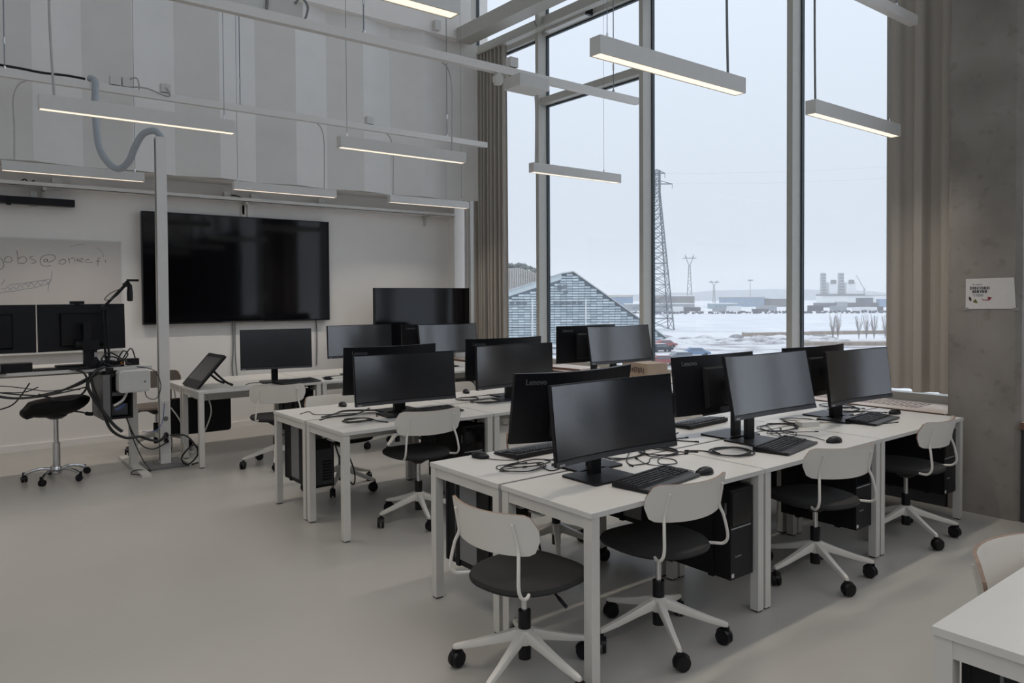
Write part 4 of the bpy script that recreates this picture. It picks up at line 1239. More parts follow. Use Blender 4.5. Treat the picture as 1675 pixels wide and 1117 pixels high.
def monitor(cx, cy, cz, yaw, tilt, label, W=0.80, H=0.36, sag=0.05, desk_z=DT, group=None, off=0.10, logo=True, stand=True, name='desk_monitor'):
    yw = R(yaw)
    fwd = Vector((math.sin(yw), -math.cos(yw), 0))
    base = Vector((cx, cy, desk_z)) - fwd * off
    t_ = thing(name, label, 'monitor', base, yw, group)
    T = Matrix.Translation((0, -off, cz - desk_z)) @ Matrix.Rotation(-R(tilt), 4, 'X')
    def add(nm_, b_, m_, par=t_, sm=False):
        for v in b_.verts:
            v.co = T @ v.co
        return obj(nm_, b_, m_, par, sm)
    b_ = NB(); slab(b_, W, H, sag, 0.0, 0.018); hs = add('housing', b_, BLACK)
    b_ = NB(); slab(b_, W - 0.012, H - 0.034, sag, -0.0012, 0.001, 0.011); add('screen', b_, SCREEN, sm=True)
    b_ = NB(); slab(b_, W, 0.022, sag, -0.003, 0.002, -H / 2 + 0.010); add('chin_bezel', b_, DGREY)
    b_ = NB(); box(b_, -W / 2 + 0.015, -W / 2 + 0.045, -0.0042, -0.002, -H / 2 + 0.004, -H / 2 + 0.012); add('badge', b_, LOGOW)
    b_ = NB()
    vs = box(b_, -0.19, 0.19, sag + 0.014, sag + 0.042, -H / 2 + 0.03, H / 2 - 0.075)
    for v in vs:
        if v.co.y > sag + 0.03:
            v.co.x *= 0.94; v.co.z *= 0.9
    add('rear_cover', b_, BLACKM)
    if logo:
        txt = text('logo', 'Lenovo', 0.040, LOGO, t_, (0, 0, 0), (0, 0, 0), align='CENTER', bold=0.0006)
        lx = W / 2 - 0.115
        sl = math.atan(sag * 2 * lx / (W / 2) ** 2) if sag else 0
        yl = sag * (1 - (lx / (W / 2)) ** 2) + 0.0198
        txt.matrix_local = T @ Matrix.Translation((lx, yl, H / 2 - 0.045)) @ Matrix.Rotation(math.pi - sl, 4, 'Z') @ Matrix.Rotation(math.pi / 2, 4, 'X')
    if stand:
        zt = cz - desk_z
        b_ = NB(); box(b_, -0.032, 0.032, 0.045, 0.075, 0.010, zt + 0.05); bevel(b_, 0.006); obj('stand_neck', b_, BLACK, t_)
        b_ = NB(); box(b_, -0.03, 0.03, sag - off + 0.036, 0.05, zt - 0.03, zt + 0.03); obj('tilt_hinge', b_, BLACKM, t_)
        b_ = NB(); prism(b_, rrect(0.29, 0.24 if off > 0.06 else 0.19, 0.012, 3, 0, 0.02), 0.0, 0.011); obj('stand_base', b_, BLACK, t_)
    return t_
GM = 'curved black desk monitors'
monitor(2.555, 2.435, 1.025, -0.5, 6.7, 'wide curved black monitor nearest the camera, screen toward us')
monitor(3.89, 2.47, 1.08, -1.8, 11.6, 'tilted monitor with pale grey reflecting screen, middle of near row')
monitor(5.03, 2.52, 1.04, -1.9, 6.6, 'black monitor facing us beside the right curtain')
monitor(2.68, 2.89, 1.04, 178.1, 8.6, 'curved monitor seen from behind, behind the nearest screen')
monitor(3.95, 2.92, 1.04, 178.7, -5.2, 'monitor back behind the pale grey screen')
monitor(5.14, 2.93, 1.04, 179, 0, 'monitor back half hidden left of the right-hand screen')
monitor(2.76, 4.74, 1.005, -5, 5.6, 'black curved monitor facing us, left end of second block')
monitor(3.92, 4.91, 1.01, -1.9, 1.3, 'black monitor facing us, middle of the second block', off=0.05)
monitor(5.27, 4.98, 1.13, -3.4, 10.3, 'tilted grey-reflecting monitor in front of the window, second block', off=0.05)
monitor(2.86, 5.16, 1.04, 179.4, 3.1, 'curved monitor back rising behind the left screen of second block')
monitor(4.05, 5.25, 1.05, 176.2, 1.8, 'monitor back behind the middle screen of the second block', off=0.05)
monitor(5.17, 5.36, 1.125, 180.6, 0.4, 'monitor back before the shingled facade, window end of second block', off=0.05)
monitor(2.83, 7.47, 1.07, -12, 4, 'flat black monitor standing below the big wall screen', W=0.705, H=0.405, sag=0.0, logo=False)
monitor(3.84, 7.60, 1.105, 1.5, 3, 'curved monitor with bluish sheen at the middle back desk')
monitor(5.10, 7.72, 1.08, -6, 10, 'curved monitor with grey sheen at the back near the curtain')
monitor(5.13, 8.25, 1.06, 180, 0, 'monitor back hidden behind the rearmost grey-sheen screen')
monitor(3.95, 0.42, 1.05, 180, 4, 'added monitor on the second lower right desk, beyond the photo edge')  # unseen, added to block bright window reflections in the screens
monitor(5.10, 0.42, 1.05, 180, 4, 'added monitor on the third lower right desk, beyond the photo edge')  # second added monitor out of view, also blocks reflections
# large television on a wheeled stand in the far corner
t = thing('television_on_stand', 'large black television on a stand in the far window corner', 'television', (5.43, 8.86, 0))
b = NB(); box(b, -0.76, 0.76, -0.03, 0.02, 0.86, 1.715); bevel(b, 0.006); obj('housing', b, BLACK, t)
b = NB(); box(b, -0.752, 0.752, -0.0315, -0.029, 0.875, 1.708); obj('screen', b, mat('dull_tv_screen', (0.004, 0.004, 0.006), 0.12, noise=0.05), t)
for x in (-0.25, 0.25):
    b = NB(); box(b, x - 0.03, x + 0.03, 0.02, 0.07, 0.08, 1.4); obj('post', b, BLACKM, t)
b = NB(); box(b, -0.5, 0.5, -0.05, 0.15, 0.05, 0.09); obj('base', b, BLACKM, t)
for x in (-0.45, 0.45):
    for y in (-0.02, 0.12):
        b = NB(); cyl(b, (x - 0.015, y, 0.027), (x + 0.015, y, 0.027), 0.027, None, 12); obj('wheel', b, BLACK, t)

# ------------------------------------------------------------------ pc towers under the desks
def tower(x, y, rz, label):
    """front faces local -y; hangs under a desk on two straps"""
    t_ = thing('computer_tower', label, 'computer', (x, y, 0.205), rz, 'black computers hung under desks')
    Wt, Dt, Ht = 0.18, 0.49, 0.44
    b_ = NB(); box(b_, -Wt / 2, Wt / 2, 0.02, Dt, 0, Ht); bevel(b_, 0.004, 1); obj('case', b_, BLACKM, t_)
    b_ = NB(); box(b_, -Wt / 2 - 0.002, Wt / 2 + 0.002, 0.0, 0.02, 0, Ht); bevel(b_, 0.004, 1); fp = obj('front_panel', b_, BLACK, t_)
    b_ = NB(); box(b_, -Wt / 2 + 0.008, Wt / 2 - 0.008, -0.003, 0.001, Ht * 0.60, Ht * 0.97); obj('drive_bay', b_, GLOSSY, fp)
    b_ = NB(); box(b_, -Wt / 2, Wt / 2 - 0.02, -0.004, 0.002, Ht * 0.565, Ht * 0.575); obj('silver_line', b_, LOGOW, fp)
    text('logo', 'Lenovo', 0.016, LOGOW, fp, (-0.03, -0.0012, 0.11), (math.pi / 2, 0, 0))
    b_ = NB(); box(b_, -Wt / 2 + 0.004, -Wt / 2 + 0.022, -0.003, 0.001, 0.012, 0.03); obj('corner_mark', b_, LGREY, fp)
    b_ = NB(); box(b_, Wt / 2 - 0.001, Wt / 2 + 0.003, 0.09, 0.28, 0.03, Ht - 0.01); obj('grey_side_panel', b_, GREYP, t_)  # plain grey panel on one side of the case
    b_ = NB(); box(b_, -Wt / 2 - 0.003, -Wt / 2 + 0.002, 0.025, 0.035, Ht * 0.72, Ht * 0.85); obj('release_tab', b_, GREYP, t_)
    b_ = NB(); box(b_, -Wt / 2 + 0.01, Wt / 2 - 0.01, Dt, Dt + 0.004, 0.02, Ht - 0.02); rp_ = obj('rear_plate', b_, DGREY, t_)
    b_ = NB()
    for k in range(7):
        box(b_, -0.07, 0.0, Dt + 0.003, Dt + 0.007, 0.05 + k * 0.022, 0.062 + k * 0.022)
    box(b_, -0.065, 0.065, Dt + 0.003, Dt + 0.006, 0.28, 0.36)
    stuff(obj('ports', b_, BLACKM, rp_))
    for yy in (0.10, 0.36):
        b_ = NB(); box(b_, -Wt / 2 - 0.008, -Wt / 2 - 0.004, yy, yy + 0.03, -0.006, 0.4925); box(b_, Wt / 2 + 0.003, Wt / 2 + 0.007, yy, yy + 0.03, -0.006, 0.4925); box(b_, -Wt / 2 - 0.004, Wt / 2 + 0.003, yy, yy + 0.03, -0.006, -0.002)
        obj('strap', b_, BLACKM, t_)
    return t_
tw = ['left desk of the near row', 'middle desk of the near row', 'column-side desk of the near row']
for i, x in enumerate(PX):
    tower(x + DL - 0.155, 2.17, 0, ('black computer tower under the nearest desk, beside the second chair', 'black computer tower under the middle near desk, behind the third chair', 'black computer tower under the right near desk by the column')[i])
    tower(x + 0.16, 3.315, math.pi, ('black computer tower under the left end of front block', 'black computer tower under far middle desk of front block', 'black computer tower under far window desk of front block')[i])
for i, x in enumerate(PX):
    tower(x + 0.02 + DL - 0.155, 4.475, 0, ('black computer tower behind the chair of the second block', 'black computer tower under near middle desk of second block', 'black computer tower under near window desk of second block')[i])
    tower(x + 0.02 + 0.16, 5.62, math.pi, ('black computer tower under the left end of second block', 'black computer tower under far middle desk of second block', 'black computer tower under far window desk of second block')[i])
tower(2.0 + DL - 0.16, 7.30, 0, 'black computer tower under the back desk below the flat monitor')
tower(2.0 + 1.225 + DL - 0.16, 7.30, 0, 'black computer tower under the middle back desk')
tower(2.24, 0.80, math.pi, 'black computer tower under the lower right corner desk')
# black folder-like panel case hung below the tablet desk
t = thing('black_case', 'flat black case hung behind and below the tablet desk', 'case', (2.23, 8.05, 0.205))
b = NB(); vs = prism(b, rrect(0.60, 0.37, 0.03, 4, 0, 0.185), -0.05, 0.05)
for v in vs:
    v.co = Vector((v.co.x, v.co.z, v.co.y))
obj('shell', b, BLACK, t)
b = NB(); box(b, -0.06, 0.06, -0.008, 0.008, 0.368, 0.4925); obj('handle', b, BLACKM, t)

# ------------------------------------------------------------------ keyboards and mice
def make_keyboard():
    t_ = thing('keyboard', 'x', 'keyboard')
    b_ = NB()
    prof_ = [(-0.11, 0.004), (0.09, 0.004), (0.09, 0.026), (0.085, 0.030), (-0.055, 0.017), (-0.105, 0.011), (-0.11, 0.008)]
    A__ = [b_.verts.new((-0.225, y, z)) for y, z in prof_]; B__ = [b_.verts.new((0.225, y, z)) for y, z in prof_]
    b_.faces.new(A__); b_.faces.new(list(reversed(B__)))
    for k in range(len(prof_)):
        b_.faces.new((A__[k], A__[(k + 1) % 7], B__[(k + 1) % 7], B__[k]))
    obj('body', b_, BLACK, t_)
    b_ = NB()
    def zt(y):
        return 0.017 + (y + 0.055) / 0.14 * 0.013
    for r in range(6):
        y0 = -0.048 + r * 0.0205 + (0.006 if r == 5 else 0)
        x = -0.215
        while x < 0.215:
            wk = 0.0165
            if r == 0 and -0.135 < x < -0.02:
                wk = 0.105
            gap = 0.0185 if (0.068 < x < 0.074 or 0.133 < x < 0.139) else 0.0
            if x + wk > 0.22:
                break
            zz = zt(y0 + 0.008)
            vs = box(b_, x, x + wk, y0, y0 + 0.0165, zz - 0.003, zz + 0.006)
            for v in vs:
                if v.co.z > zz:
                    v.co.x = x + wk / 2 + (v.co.x - x - wk / 2) * 0.78 if wk < 0.05 else v.co.x
                    v.co.y = y0 + 0.00825 + (v.co.y - y0 - 0.00825) * 0.78
            x += wk + 0.0025 + (0.010 if abs(x - 0.072) < 0.009 or abs(x - 0.138) < 0.009 else 0)
    stuff(obj('keys', b_, KEYM, t_))
    b_ = NB(); box(b_, -0.215, 0.215, -0.112, -0.06, 0.006, 0.0155); bevel(b_, 0.002, 1); obj('palm_rest', b_, DGREY, t_)
    for x in (-0.2, 0.2):
        b_ = NB(); box(b_, x - 0.012, x + 0.012, 0.06, 0.085, 0.0, 0.006); obj('foot', b_, BLACKM, t_)
        b_ = NB(); box(b_, x - 0.012, x + 0.012, -0.10, -0.085, 0.0, 0.006); obj('foot', b_, BLACKM, t_)
    return t_
kb0 = make_keyboard(); ku = [0]
def keyboard(x, y, rz, label):
    if not ku[0]:
        ku[0] = 1; kb0.location = (x, y, DT); kb0.rotation_euler = (0, 0, R(rz)); kb0['label'] = label; kb0['group'] = 'black keyboards'; return kb0
    return dup(kb0, (x, y, DT), R(rz), label, 'black keyboards')
def make_mouse():
    t_ = thing('computer_mouse', 'x', 'mouse')
    b_ = NB(); n = 14
    rg = []
    for (s, z) in ((0.92, 0.002), (1.0, 0.008), (0.95, 0.020), (0.7, 0.031), (0.35, 0.036)):
        rg.append([b_.verts.new((0.031 * s * math.cos(2 * math.pi * k / n), 0.055 * s * math.sin(2 * math.pi * k / n) - 0.004 * (1 - s), z)) for k in range(n)])
    for p, q in zip(rg, rg[1:]):
        for k in range(n):
            b_.faces.new((p[k], p[(k + 1) % n], q[(k + 1) % n], q[k]))
    b_.faces.new(list(reversed(rg[0]))); b_.faces.new(rg[-1])
    for v in b_.verts:
        if v.co.z > 0.015:
            v.co.z *= 1 - 0.25 * max(0, v.co.y / 0.055)
    obj('shell', b_, BLACK, t_, True)
    b_ = NB(); cyl(b_, (-0.004, 0.026, 0.027), (0.004, 0.026, 0.027), 0.008, None, 10); obj('scroll_wheel', b_, DGREY, t_)
    return t_
ms0 = make_mouse(); mu = [0]
def mouse(x, y, rz, label):
    if not mu[0]:
        mu[0] = 1; ms0.location = (x, y, DT); ms0.rotation_euler = (0, 0, R(rz)); ms0['label'] = label; ms0['group'] = 'black computer mice'; return ms0
    return dup(ms0, (x, y, DT), R(rz), label, 'black computer mice')
keyboard(2.70, 2.33, 8, 'black keyboard before the nearest curved screen')
keyboard(3.87, 2.38, 10, 'black keyboard below the pale grey screen')
keyboard(5.15, 2.50, 6, 'black keyboard under the right-hand monitor by the column')
keyboard(2.70, 3.20, 182, 'black keyboard left of the nearest screen, on the far row desk')
keyboard(4.12, 3.18, 184, 'black keyboard behind the nearest screen, under the logo-bearing monitor back')
keyboard(3.0, 4.78, 4, 'black keyboard below the left screen of the second block')
keyboard(3.0, 7.38, 8, 'black keyboard below the flat monitor at the back desk')
keyboard(5.25, 8.3, 182, 'black keyboard on the rear desk near the window corner')
mouse(2.36, 3.27, 205, 'black mouse on the left desk of the front block, by itself')
mouse(2.99, 2.27, 80, 'black mouse right of the nearest keyboard')
mouse(4.22, 2.27, 70, 'black mouse beside the keyboard of the pale grey screen')
mouse(5.56, 2.53, 75, 'black mouse near the bench beside the column')
mouse(2.63, 5.53, 170, 'black mouse on the second block left of its screen')
mouse(3.85, 5.55, 160, 'black mouse between the two screens of the second block')
mouse(3.36, 7.42, 20, 'black mouse right of the back desk keyboard')

# ------------------------------------------------------------------ cables on desks
def cable(label, pts, r=0.0032, m_=CABLE, plug=True, z=None):
    b_ = NB(); tube(b_, pts, r, 6, 5)
    t_ = tag(obj('desk_cable', b_, m_, smooth=True), label, 'cable')
    if plug:
        p = Vector(pts[-1]); d = (p - Vector(pts[-2])).normalized()
        b_ = NB(); cyl(b_, p, p + d * 0.022, 0.0055, 0.0045, 8); obj('plug', b_, BLACKM, t_)
    return t_
def coil(label, x, y, z, rx, ry, turns, tail, seed, r=0.0032):
    rnd_ = random.Random(seed)
    pts = []
    n = int(turns * 9)
    a0 = rnd_.uniform(0, 6.28)
    for k in range(n):
        a = a0 + 2 * math.pi * k / 9
        f = 1 + rnd_.uniform(-0.16, 0.16)
        pts.append((x + rx * f * math.cos(a), y + ry * f * math.sin(a), z + r + 0.0025 * (k / 9) + rnd_.uniform(0, 0.004)))
    for p in tail:
        pts.append((p[0], p[1], z + r + (p[2] if len(p) > 2 else 0)))
    return cable(label, pts, r)
Z = DT
coil('messy black cable bundle left of the nearest screen', 2.38, 2.93, Z, 0.12, 0.09, 2.0, [(2.45, 2.80), (2.56, 2.82), (2.66, 2.86)], 1)
coil('black cable loops on the front block left desk, overlapping the bundle', 2.47, 2.98, Z, 0.14, 0.06, 1.3, [(2.6, 2.98), (2.7, 3.0)], 2)
cable('thin mouse cord on the left desk of the front block', [(2.37, 3.21, Z + .004), (2.42, 3.13, Z + .004), (2.47, 3.08, Z + .004), (2.40, 3.03, Z + .004), (2.31, 3.05, Z + .004), (2.27, 2.98, Z + .004), (2.38, 2.93, Z + .008)], 0.0022)
coil('coiled black cable bundle right of the nearest screen', 3.19, 2.74, Z, 0.10, 0.10, 3.2, [(3.3, 2.68), (3.36, 2.62)], 3)
coil('loose black cable loops behind the nearest keyboard', 3.0, 2.80, Z, 0.14, 0.07, 2.0, [(2.9, 2.7), (2.85, 2.62)], 4)
coil('coiled black cable on the middle near desk, left of its stand', 3.51, 2.48, Z, 0.12, 0.10, 3.0, [(3.42, 2.6), (3.36, 2.66)], 5, 0.004)
coil('tangled black cables behind the pale grey screen', 4.38, 2.74, Z, 0.16, 0.10, 2.6, [(4.2, 2.62), (4.1, 2.52)], 6)
coil('tangled black cables left of the right-hand monitor stand', 4.72, 2.80, Z, 0.12, 0.10, 2.2, [(4.85, 2.6), (5.0, 2.42), (5.18, 2.35)], 7)
coil('black cables right of the right-hand monitor near the bench', 5.45, 2.85, Z, 0.14, 0.08, 2.4, [(5.5, 2.7), (5.55, 2.6)], 8)
cable('thin cord of the nearest mouse', [(2.99, 2.33, Z + .004), (2.98, 2.45, Z + .004), (2.93, 2.58, Z + .004), (2.98, 2.7, Z + .006)], 0.0022)
cable('thin cord of the middle desk mouse', [(4.22, 2.33, Z + .004), (4.27, 2.45, Z + .004), (4.25, 2.6, Z + .004), (4.35, 2.7, Z + .006)], 0.0022)
cable('cable curving on the far row desk under the logo monitor', [(3.75, 3.05, Z + .004), (3.62, 3.0, Z + .004), (3.55, 2.9, Z + .004), (3.6, 2.8, Z + .004)], 0.004)
coil('coiled black cable on the near left desk of second block', 2.40, 4.80, Z, 0.10, 0.08, 2.6, [(2.5, 4.68), (2.52, 4.62)], 9, 0.004)
cable('thick black cables along the second block left desk', [(2.26, 5.10, Z + .004), (2.4, 5.18, Z + .004), (2.5, 5.26, Z + .006), (2.62, 5.22, Z + .006), (2.75, 5.12, Z + .004)], 0.007)
cable('thin black cable looped on the second block left desk', [(2.2, 5.35, Z + .004), (2.3, 5.42, Z + .004), (2.28, 5.25, Z + .004), (2.45, 5.15, Z + .004), (2.65, 5.05, Z + .004), (2.6, 4.9, Z + .004)], 0.003)
coil('black cable loops before the middle screen of second block', 3.68, 4.98, Z, 0.16, 0.10, 2.2, [(3.9, 4.9), (3.98, 4.86)], 10, 0.004)
coil('black cable tangle beside the middle screen of second block', 3.62, 5.2, Z, 0.10, 0.08, 2.0, [(3.75, 5.3), (3.9, 5.3)], 12)
cable('black cable on the back desk between tablet and keyboard', [(2.52, 7.50, Z + .004), (2.62, 7.62, Z + .004), (2.72, 7.58, Z + .004), (2.72, 7.48, Z + .004)], 0.004)
cable('black cable curling on the back desk right of its mouse', [(3.44, 7.46, Z + .004), (3.38, 7.60, Z + .004), (3.5, 7.68, Z + .004), (3.75, 7.66, Z + .004)], 0.004)
for i, (x, y) in enumerate(((2.33, 3.0), (2.30, 5.05), (3.62, 2.6), (4.6, 2.9))):
    cable(('black cables hanging behind the computer at front block left end', 'black cables hanging behind the computer at second block left end', 'black cable hanging under the middle near desk', 'black cable hanging under the right near desk')[i],
          [(x, y, 0.64), (x + 0.03, y - 0.04, 0.5), (x + 0.06, y - 0.10, 0.34), (x + 0.12, y - 0.12, 0.24), (x + 0.16, y - 0.06, 0.32), (x + 0.12, y, 0.5), (x + 0.1, y + 0.02, 0.65)], 0.006, plug=False)
coil('thin black cable loops between the nearest screen and the logo-bearing monitor back', 3.36, 2.86, Z, 0.13, 0.06, 1.8, [(3.5, 2.95), (3.66, 2.92)], 21, 0.0024)
coil('thin black cable loops right of the pale screen stand', 4.22, 2.60, Z, 0.10, 0.08, 1.6, [(4.36, 2.58), (4.45, 2.52)], 22, 0.0024)
coil('thin black cable loops behind the right-hand monitor keyboard', 5.28, 2.72, Z, 0.16, 0.06, 2.0, [(5.1, 2.66), (4.98, 2.56)], 23, 0.0026)
coil('thin black cable loops at the right end of near row, by the bench', 5.58, 2.98, Z, 0.10, 0.12, 2.0, [(5.62, 2.8)], 24, 0.0026)
cable('thin black lead looping across the nearest desk behind its keyboard', [(2.83, 2.62, Z + .004), (2.95, 2.60, Z + .004), (3.05, 2.66, Z + .006), (3.12, 2.58, Z + .004), (3.06, 2.50, Z + .004), (2.98, 2.54, Z + .005), (3.1, 2.64, Z + .006), (3.28, 2.62, Z + .004)], 0.0028)
cable('black lead strung along the far edge of second block left desk', [(2.2, 5.0, Z + .004), (2.33, 5.08, Z + .005), (2.48, 5.06, Z + .006), (2.6, 5.14, Z + .004), (2.72, 5.26, Z + .004)], 0.005)
# white adapter on the right near desk
t = thing('power_adapter', 'white power adapter lying on the desk behind the pale screen', 'adapter', (4.60, 2.66, DT), R(-20))
b = NB(); box(b, -0.07, 0.07, -0.035, 0.035, 0, 0.035); bevel(b, 0.008, 2); obj('casing', b, LGREY, t)
b = NB(); tube(b, [(0.07, 0, 0.015), (0.11, 0.02, 0.006), (0.16, 0.06, 0.004), (0.2, 0.05, 0.004)], 0.003, 6); obj('lead', b, WCABLE, t)
# cardboard box with print and birch offcut on the window bench
t = thing('cardboard_box', 'small brown printed cardboard box on the window bench', 'box', (6.25, 5.55, 0.70), R(-10))
b = NB(); box(b, -0.14, 0.14, -0.22, 0.22, 0, 0.16); bevel(b, 0.003, 1); obj('carton', b, mat('cardboard', (0.42, 0.33, 0.25), 0.8, noise=0.06), t)
b = NB(); rnd = random.Random(3)
for k in range(9):
    y = -0.17 + k * 0.038
    box(b, -0.1425, -0.139, y, y + 0.024, 0.05 + 0.01 * (k % 2), 0.10 + rnd.uniform(0, 0.03))
obj('dark_print', b, mat('dark_brown_print', (0.12, 0.09, 0.08), 0.8, noise=0.1), t)
t = thing('plywood_offcut', 'thin birch board lying on the bench behind the second block', 'board', (6.22, 6.7, 0.70), R(5))
b = NB(); box(b, -0.18, 0.18, -0.3, 0.3, 0, 0.03); obj('board', b, BIRCH, t)
b = NB(); box(b, -0.181, -0.179, -0.3, 0.3, 0.002, 0.028); obj('edge', b, BIRCHE, t)

# ------------------------------------------------------------------ tablet on stand
t = thing('drawing_tablet', 'black pen tablet tilted on a stand at the back desk corner', 'tablet', (2.03, 7.64, DT), R(-88))
M = Matrix.Translation((0, 0, 0.012)) @ Matrix.Rotation(R(48), 4, 'X')
b = NB(); vs = prism(b, rrect(0.48, 0.40, 0.02, 4, 0.0, 0.20), -0.011, 0.011, M); obj('body', b, BLACK, t)
b = NB(); prism(b, rrect(0.40, 0.28, 0.004, 2, 0.0, 0.22), 0.0112, 0.0122, M); obj('screen', b, mat('grey_tablet_screen', (0.05, 0.05, 0.055), 0.35, ior=1.7, noise=0.05), t)
for x in (-0.12, 0.12):
    b = NB(); tube(b, [(x, 0.17, 0.18), (x, 0.22, 0.12), (x, 0.30, 0.045), (x, 0.37, 0.008)], 0.011, 8); obj('stand_leg', b, BLACKM, t)

# ------------------------------------------------------------------ power pole
t = thing('power_pole', 'tall white power pole on a grey floor plate', 'pole', (1.79, 7.64, 0))
b = NB(); box(b, -0.045, 0.045, -0.045, 0.045, 0.022, 3.12); bevel(b, 0.004, 1); obj('column', b, RAILM, t)
b = NB(); box(b, -0.02, 0.2, -0.0, 0.0, 0, 0) if False else box(b, -0.0475, -0.045, -0.02, 0.02, 0.05, 3.1); obj('side_groove', b, GREYP, t)
b = NB(); box(b, -0.21, 0.17, -0.20, 0.20, 0.0, 0.022); bevel(b, 0.004, 1); obj('floor_plate', b, GREYP, t)
b = NB(); box(b, -0.035, 0.035, -0.049, -0.045, 0.12, 0.62); pn = obj('socket_strip', b, LGREY, t)
for k in range(5):
    b = NB(); cyl(b, (0, -0.049, 0.18 + k * 0.09), (0, -0.053, 0.18 + k * 0.09), 0.024, None, 14); obj('socket', b, GREYP if k % 2 else LGREY, pn)
for k, z in enumerate((0.30, 0.24)):
    b = NB(); cyl(b, (0.0, -0.053, z), (0.0, -0.10, z), 0.022, 0.016, 10); obj('black_plug', b, BLACKM, pn)
cable('black cable from the pole sockets sagging up to the left desk', [(1.77, 7.53, 0.30), (1.70, 7.46, 0.27), (1.60, 7.43, 0.30), (1.52, 7.40, 0.34), (1.40, 7.36, 0.35), (1.28, 7.32, 0.44), (1.21, 7.31, 0.62), (1.15, 7.31, 0.80), (1.12, 7.33, 0.96)], 0.013, plug=False)
cable('second black cable from the pole sockets to under the desk', [(1.79, 7.53, 0.24), (1.66, 7.46, 0.20), (1.56, 7.45, 0.24), (1.48, 7.44, 0.36), (1.42, 7.42, 0.52)], 0.006, plug=False)
cable('white cables looping from the pole to the back desk', [(1.84, 7.60, 0.55), (1.92, 7.56, 0.40), (1.93, 7.5, 0.2), (2.0, 7.45, 0.12), (2.1, 7.45, 0.3), (2.16, 7.42, 0.5), (2.12, 7.40, 0.66)], 0.007, WCABLE, plug=False)
cable('black cable tangle on the floor right of the pole', [(1.81, 7.53, 0.30), (1.95, 7.48, 0.28), (2.04, 7.44, 0.12), (1.94, 7.42, 0.02), (1.88, 7.40, 0.10), (2.0, 7.42, 0.2), (2.08, 7.42, 0.05), (1.98, 7.45, 0.01)], 0.008, plug=False)
cable('thin blue cable hanging beside the pole', [(1.78, 7.58, 0.60), (1.74, 7.52, 0.42), (1.66, 7.48, 0.36), (1.56, 7.47, 0.37)], 0.004, mat('blue_cable', (0.10, 0.14, 0.30), 0.5, noise=0.05), plug=False)

# ------------------------------------------------------------------ sit-stand desk at the left with its equipment
SZ = 0.985
t = thing('standing_desk', 'raised white standing desk at the left edge', 'desk', (0.5, 7.75, 0))
b = NB(); box(b, -1.0, 1.13, -0.38, 0.40, SZ - 0.026, SZ); bevel(b, 0.003, 1); obj('tabletop', b, DESK, t)
for x in (-0.85, 1.04):
    b = NB(); box(b, x - 0.04, x + 0.04, -0.53, 0.50, 0.0, 0.025); bevel(b, 0.004, 1); obj('foot', b, STEEL, t)
    b = NB(); box(b, x - 0.035, x + 0.035, -0.05, 0.03, 0.025, 0.56); obj('outer_column', b, STEEL, t)
    b = NB(); box(b, x - 0.028, x + 0.028, -0.042, 0.022, 0.56, SZ - 0.06); obj('inner_column', b, STEEL, t)
b = NB(); box(b, -0.9, 1.08, -0.04, 0.02, SZ - 0.07, SZ - 0.0265); obj('cross_beam', b, STEEL, t)
monitor(1.10, 7.52, 1.345, 190, -2, 'monitor back on the standing desk, beside the microphone arm', W=0.70, H=0.405, sag=0.0, desk_z=SZ, logo=False, off=0.05, name='desk_monitor')
monitor(0.40, 7.50, 1.345, 172, -2, 'monitor back cut off by the left photo edge', W=0.70, H=0.405, sag=0.0, desk_z=SZ, logo=False, off=0.05, name='desk_monitor')
# microphone on a boom arm
t = thing('microphone_arm', 'black microphone on a jointed boom arm clamped to standing desk', 'microphone', (1.28, 7.44, SZ))
b = NB(); cyl(b, (0, 0, 0), (0, 0, 0.10), 0.022, 0.018, 10); box(b, -0.03, 0.03, -0.08, 0.03, -0.05, -0.027); box(b, -0.03, 0.03, -0.085, -0.07, -0.05, 0.0); obj('clamp', b, BLACKM, t)
for q in (-0.014, 0.014):
    b = NB(); tube(b, [(q, 0, 0.08), (-0.02 + q, 0, 0.52)], 0.011, 6, 0); obj('lower_rod', b, BLACKM, t)
    b = NB(); tube(b, [(-0.02, q, 0.54), (0.15, q, 0.73)], 0.011, 6, 0); obj('upper_rod', b, BLACKM, t)
for (x, z) in ((-0.02, 0.53), (0.155, 0.735)):
    b = NB(); cyl(b, (x, -0.025, z), (x, 0.025, z), 0.022, None, 12); obj('joint', b, BLACK, t)
b = NB(); lathe(b, [(0.014, 0.585), (0.025, 0.592), (0.026, 0.66), (0.022, 0.70), (0.02, 0.735)], 14, (0.19, 0)); obj('microphone_body', b, BLACK, t, True)
b = NB(); tube(b, [(0.15, 0, 0.74), (0.17, 0, 0.765), (0.195, 0, 0.73)], 0.010, 6); prism(b, [(0.165, -0.005), (0.265, 0.0), (0.165, 0.005)], 0.765, 0.785); obj('shock_mount', b, BLACKM, t)
b = NB(); tube(b, [(0.17, -0.01, 0.74), (0.06, -0.03, 0.62), (-0.02, -0.03, 0.60), (0.03, -0.03, 0.66), (0.12, -0.02, 0.70)], 0.004, 5); obj('lead', b, CABLE, t)
# webcam
t = thing('webcam', 'black webcam clipped on top of the standing desk monitor', 'webcam', (1.06, 7.51, 1.545))
b = NB(); box(b, -0.055, 0.055, -0.02, 0.02, 0.004, 0.03); bevel(b, 0.006); obj('housing', b, BLACK, t)
b = NB(); box(b, -0.02, 0.02, -0.012, 0.022, -0.02, 0.006); obj('clip', b, BLACKM, t)
b = NB(); cyl(b, (0, 0.02, 0.017), (0, 0.026, 0.017), 0.01, None, 12); obj('lens', b, GLOSSY, t)
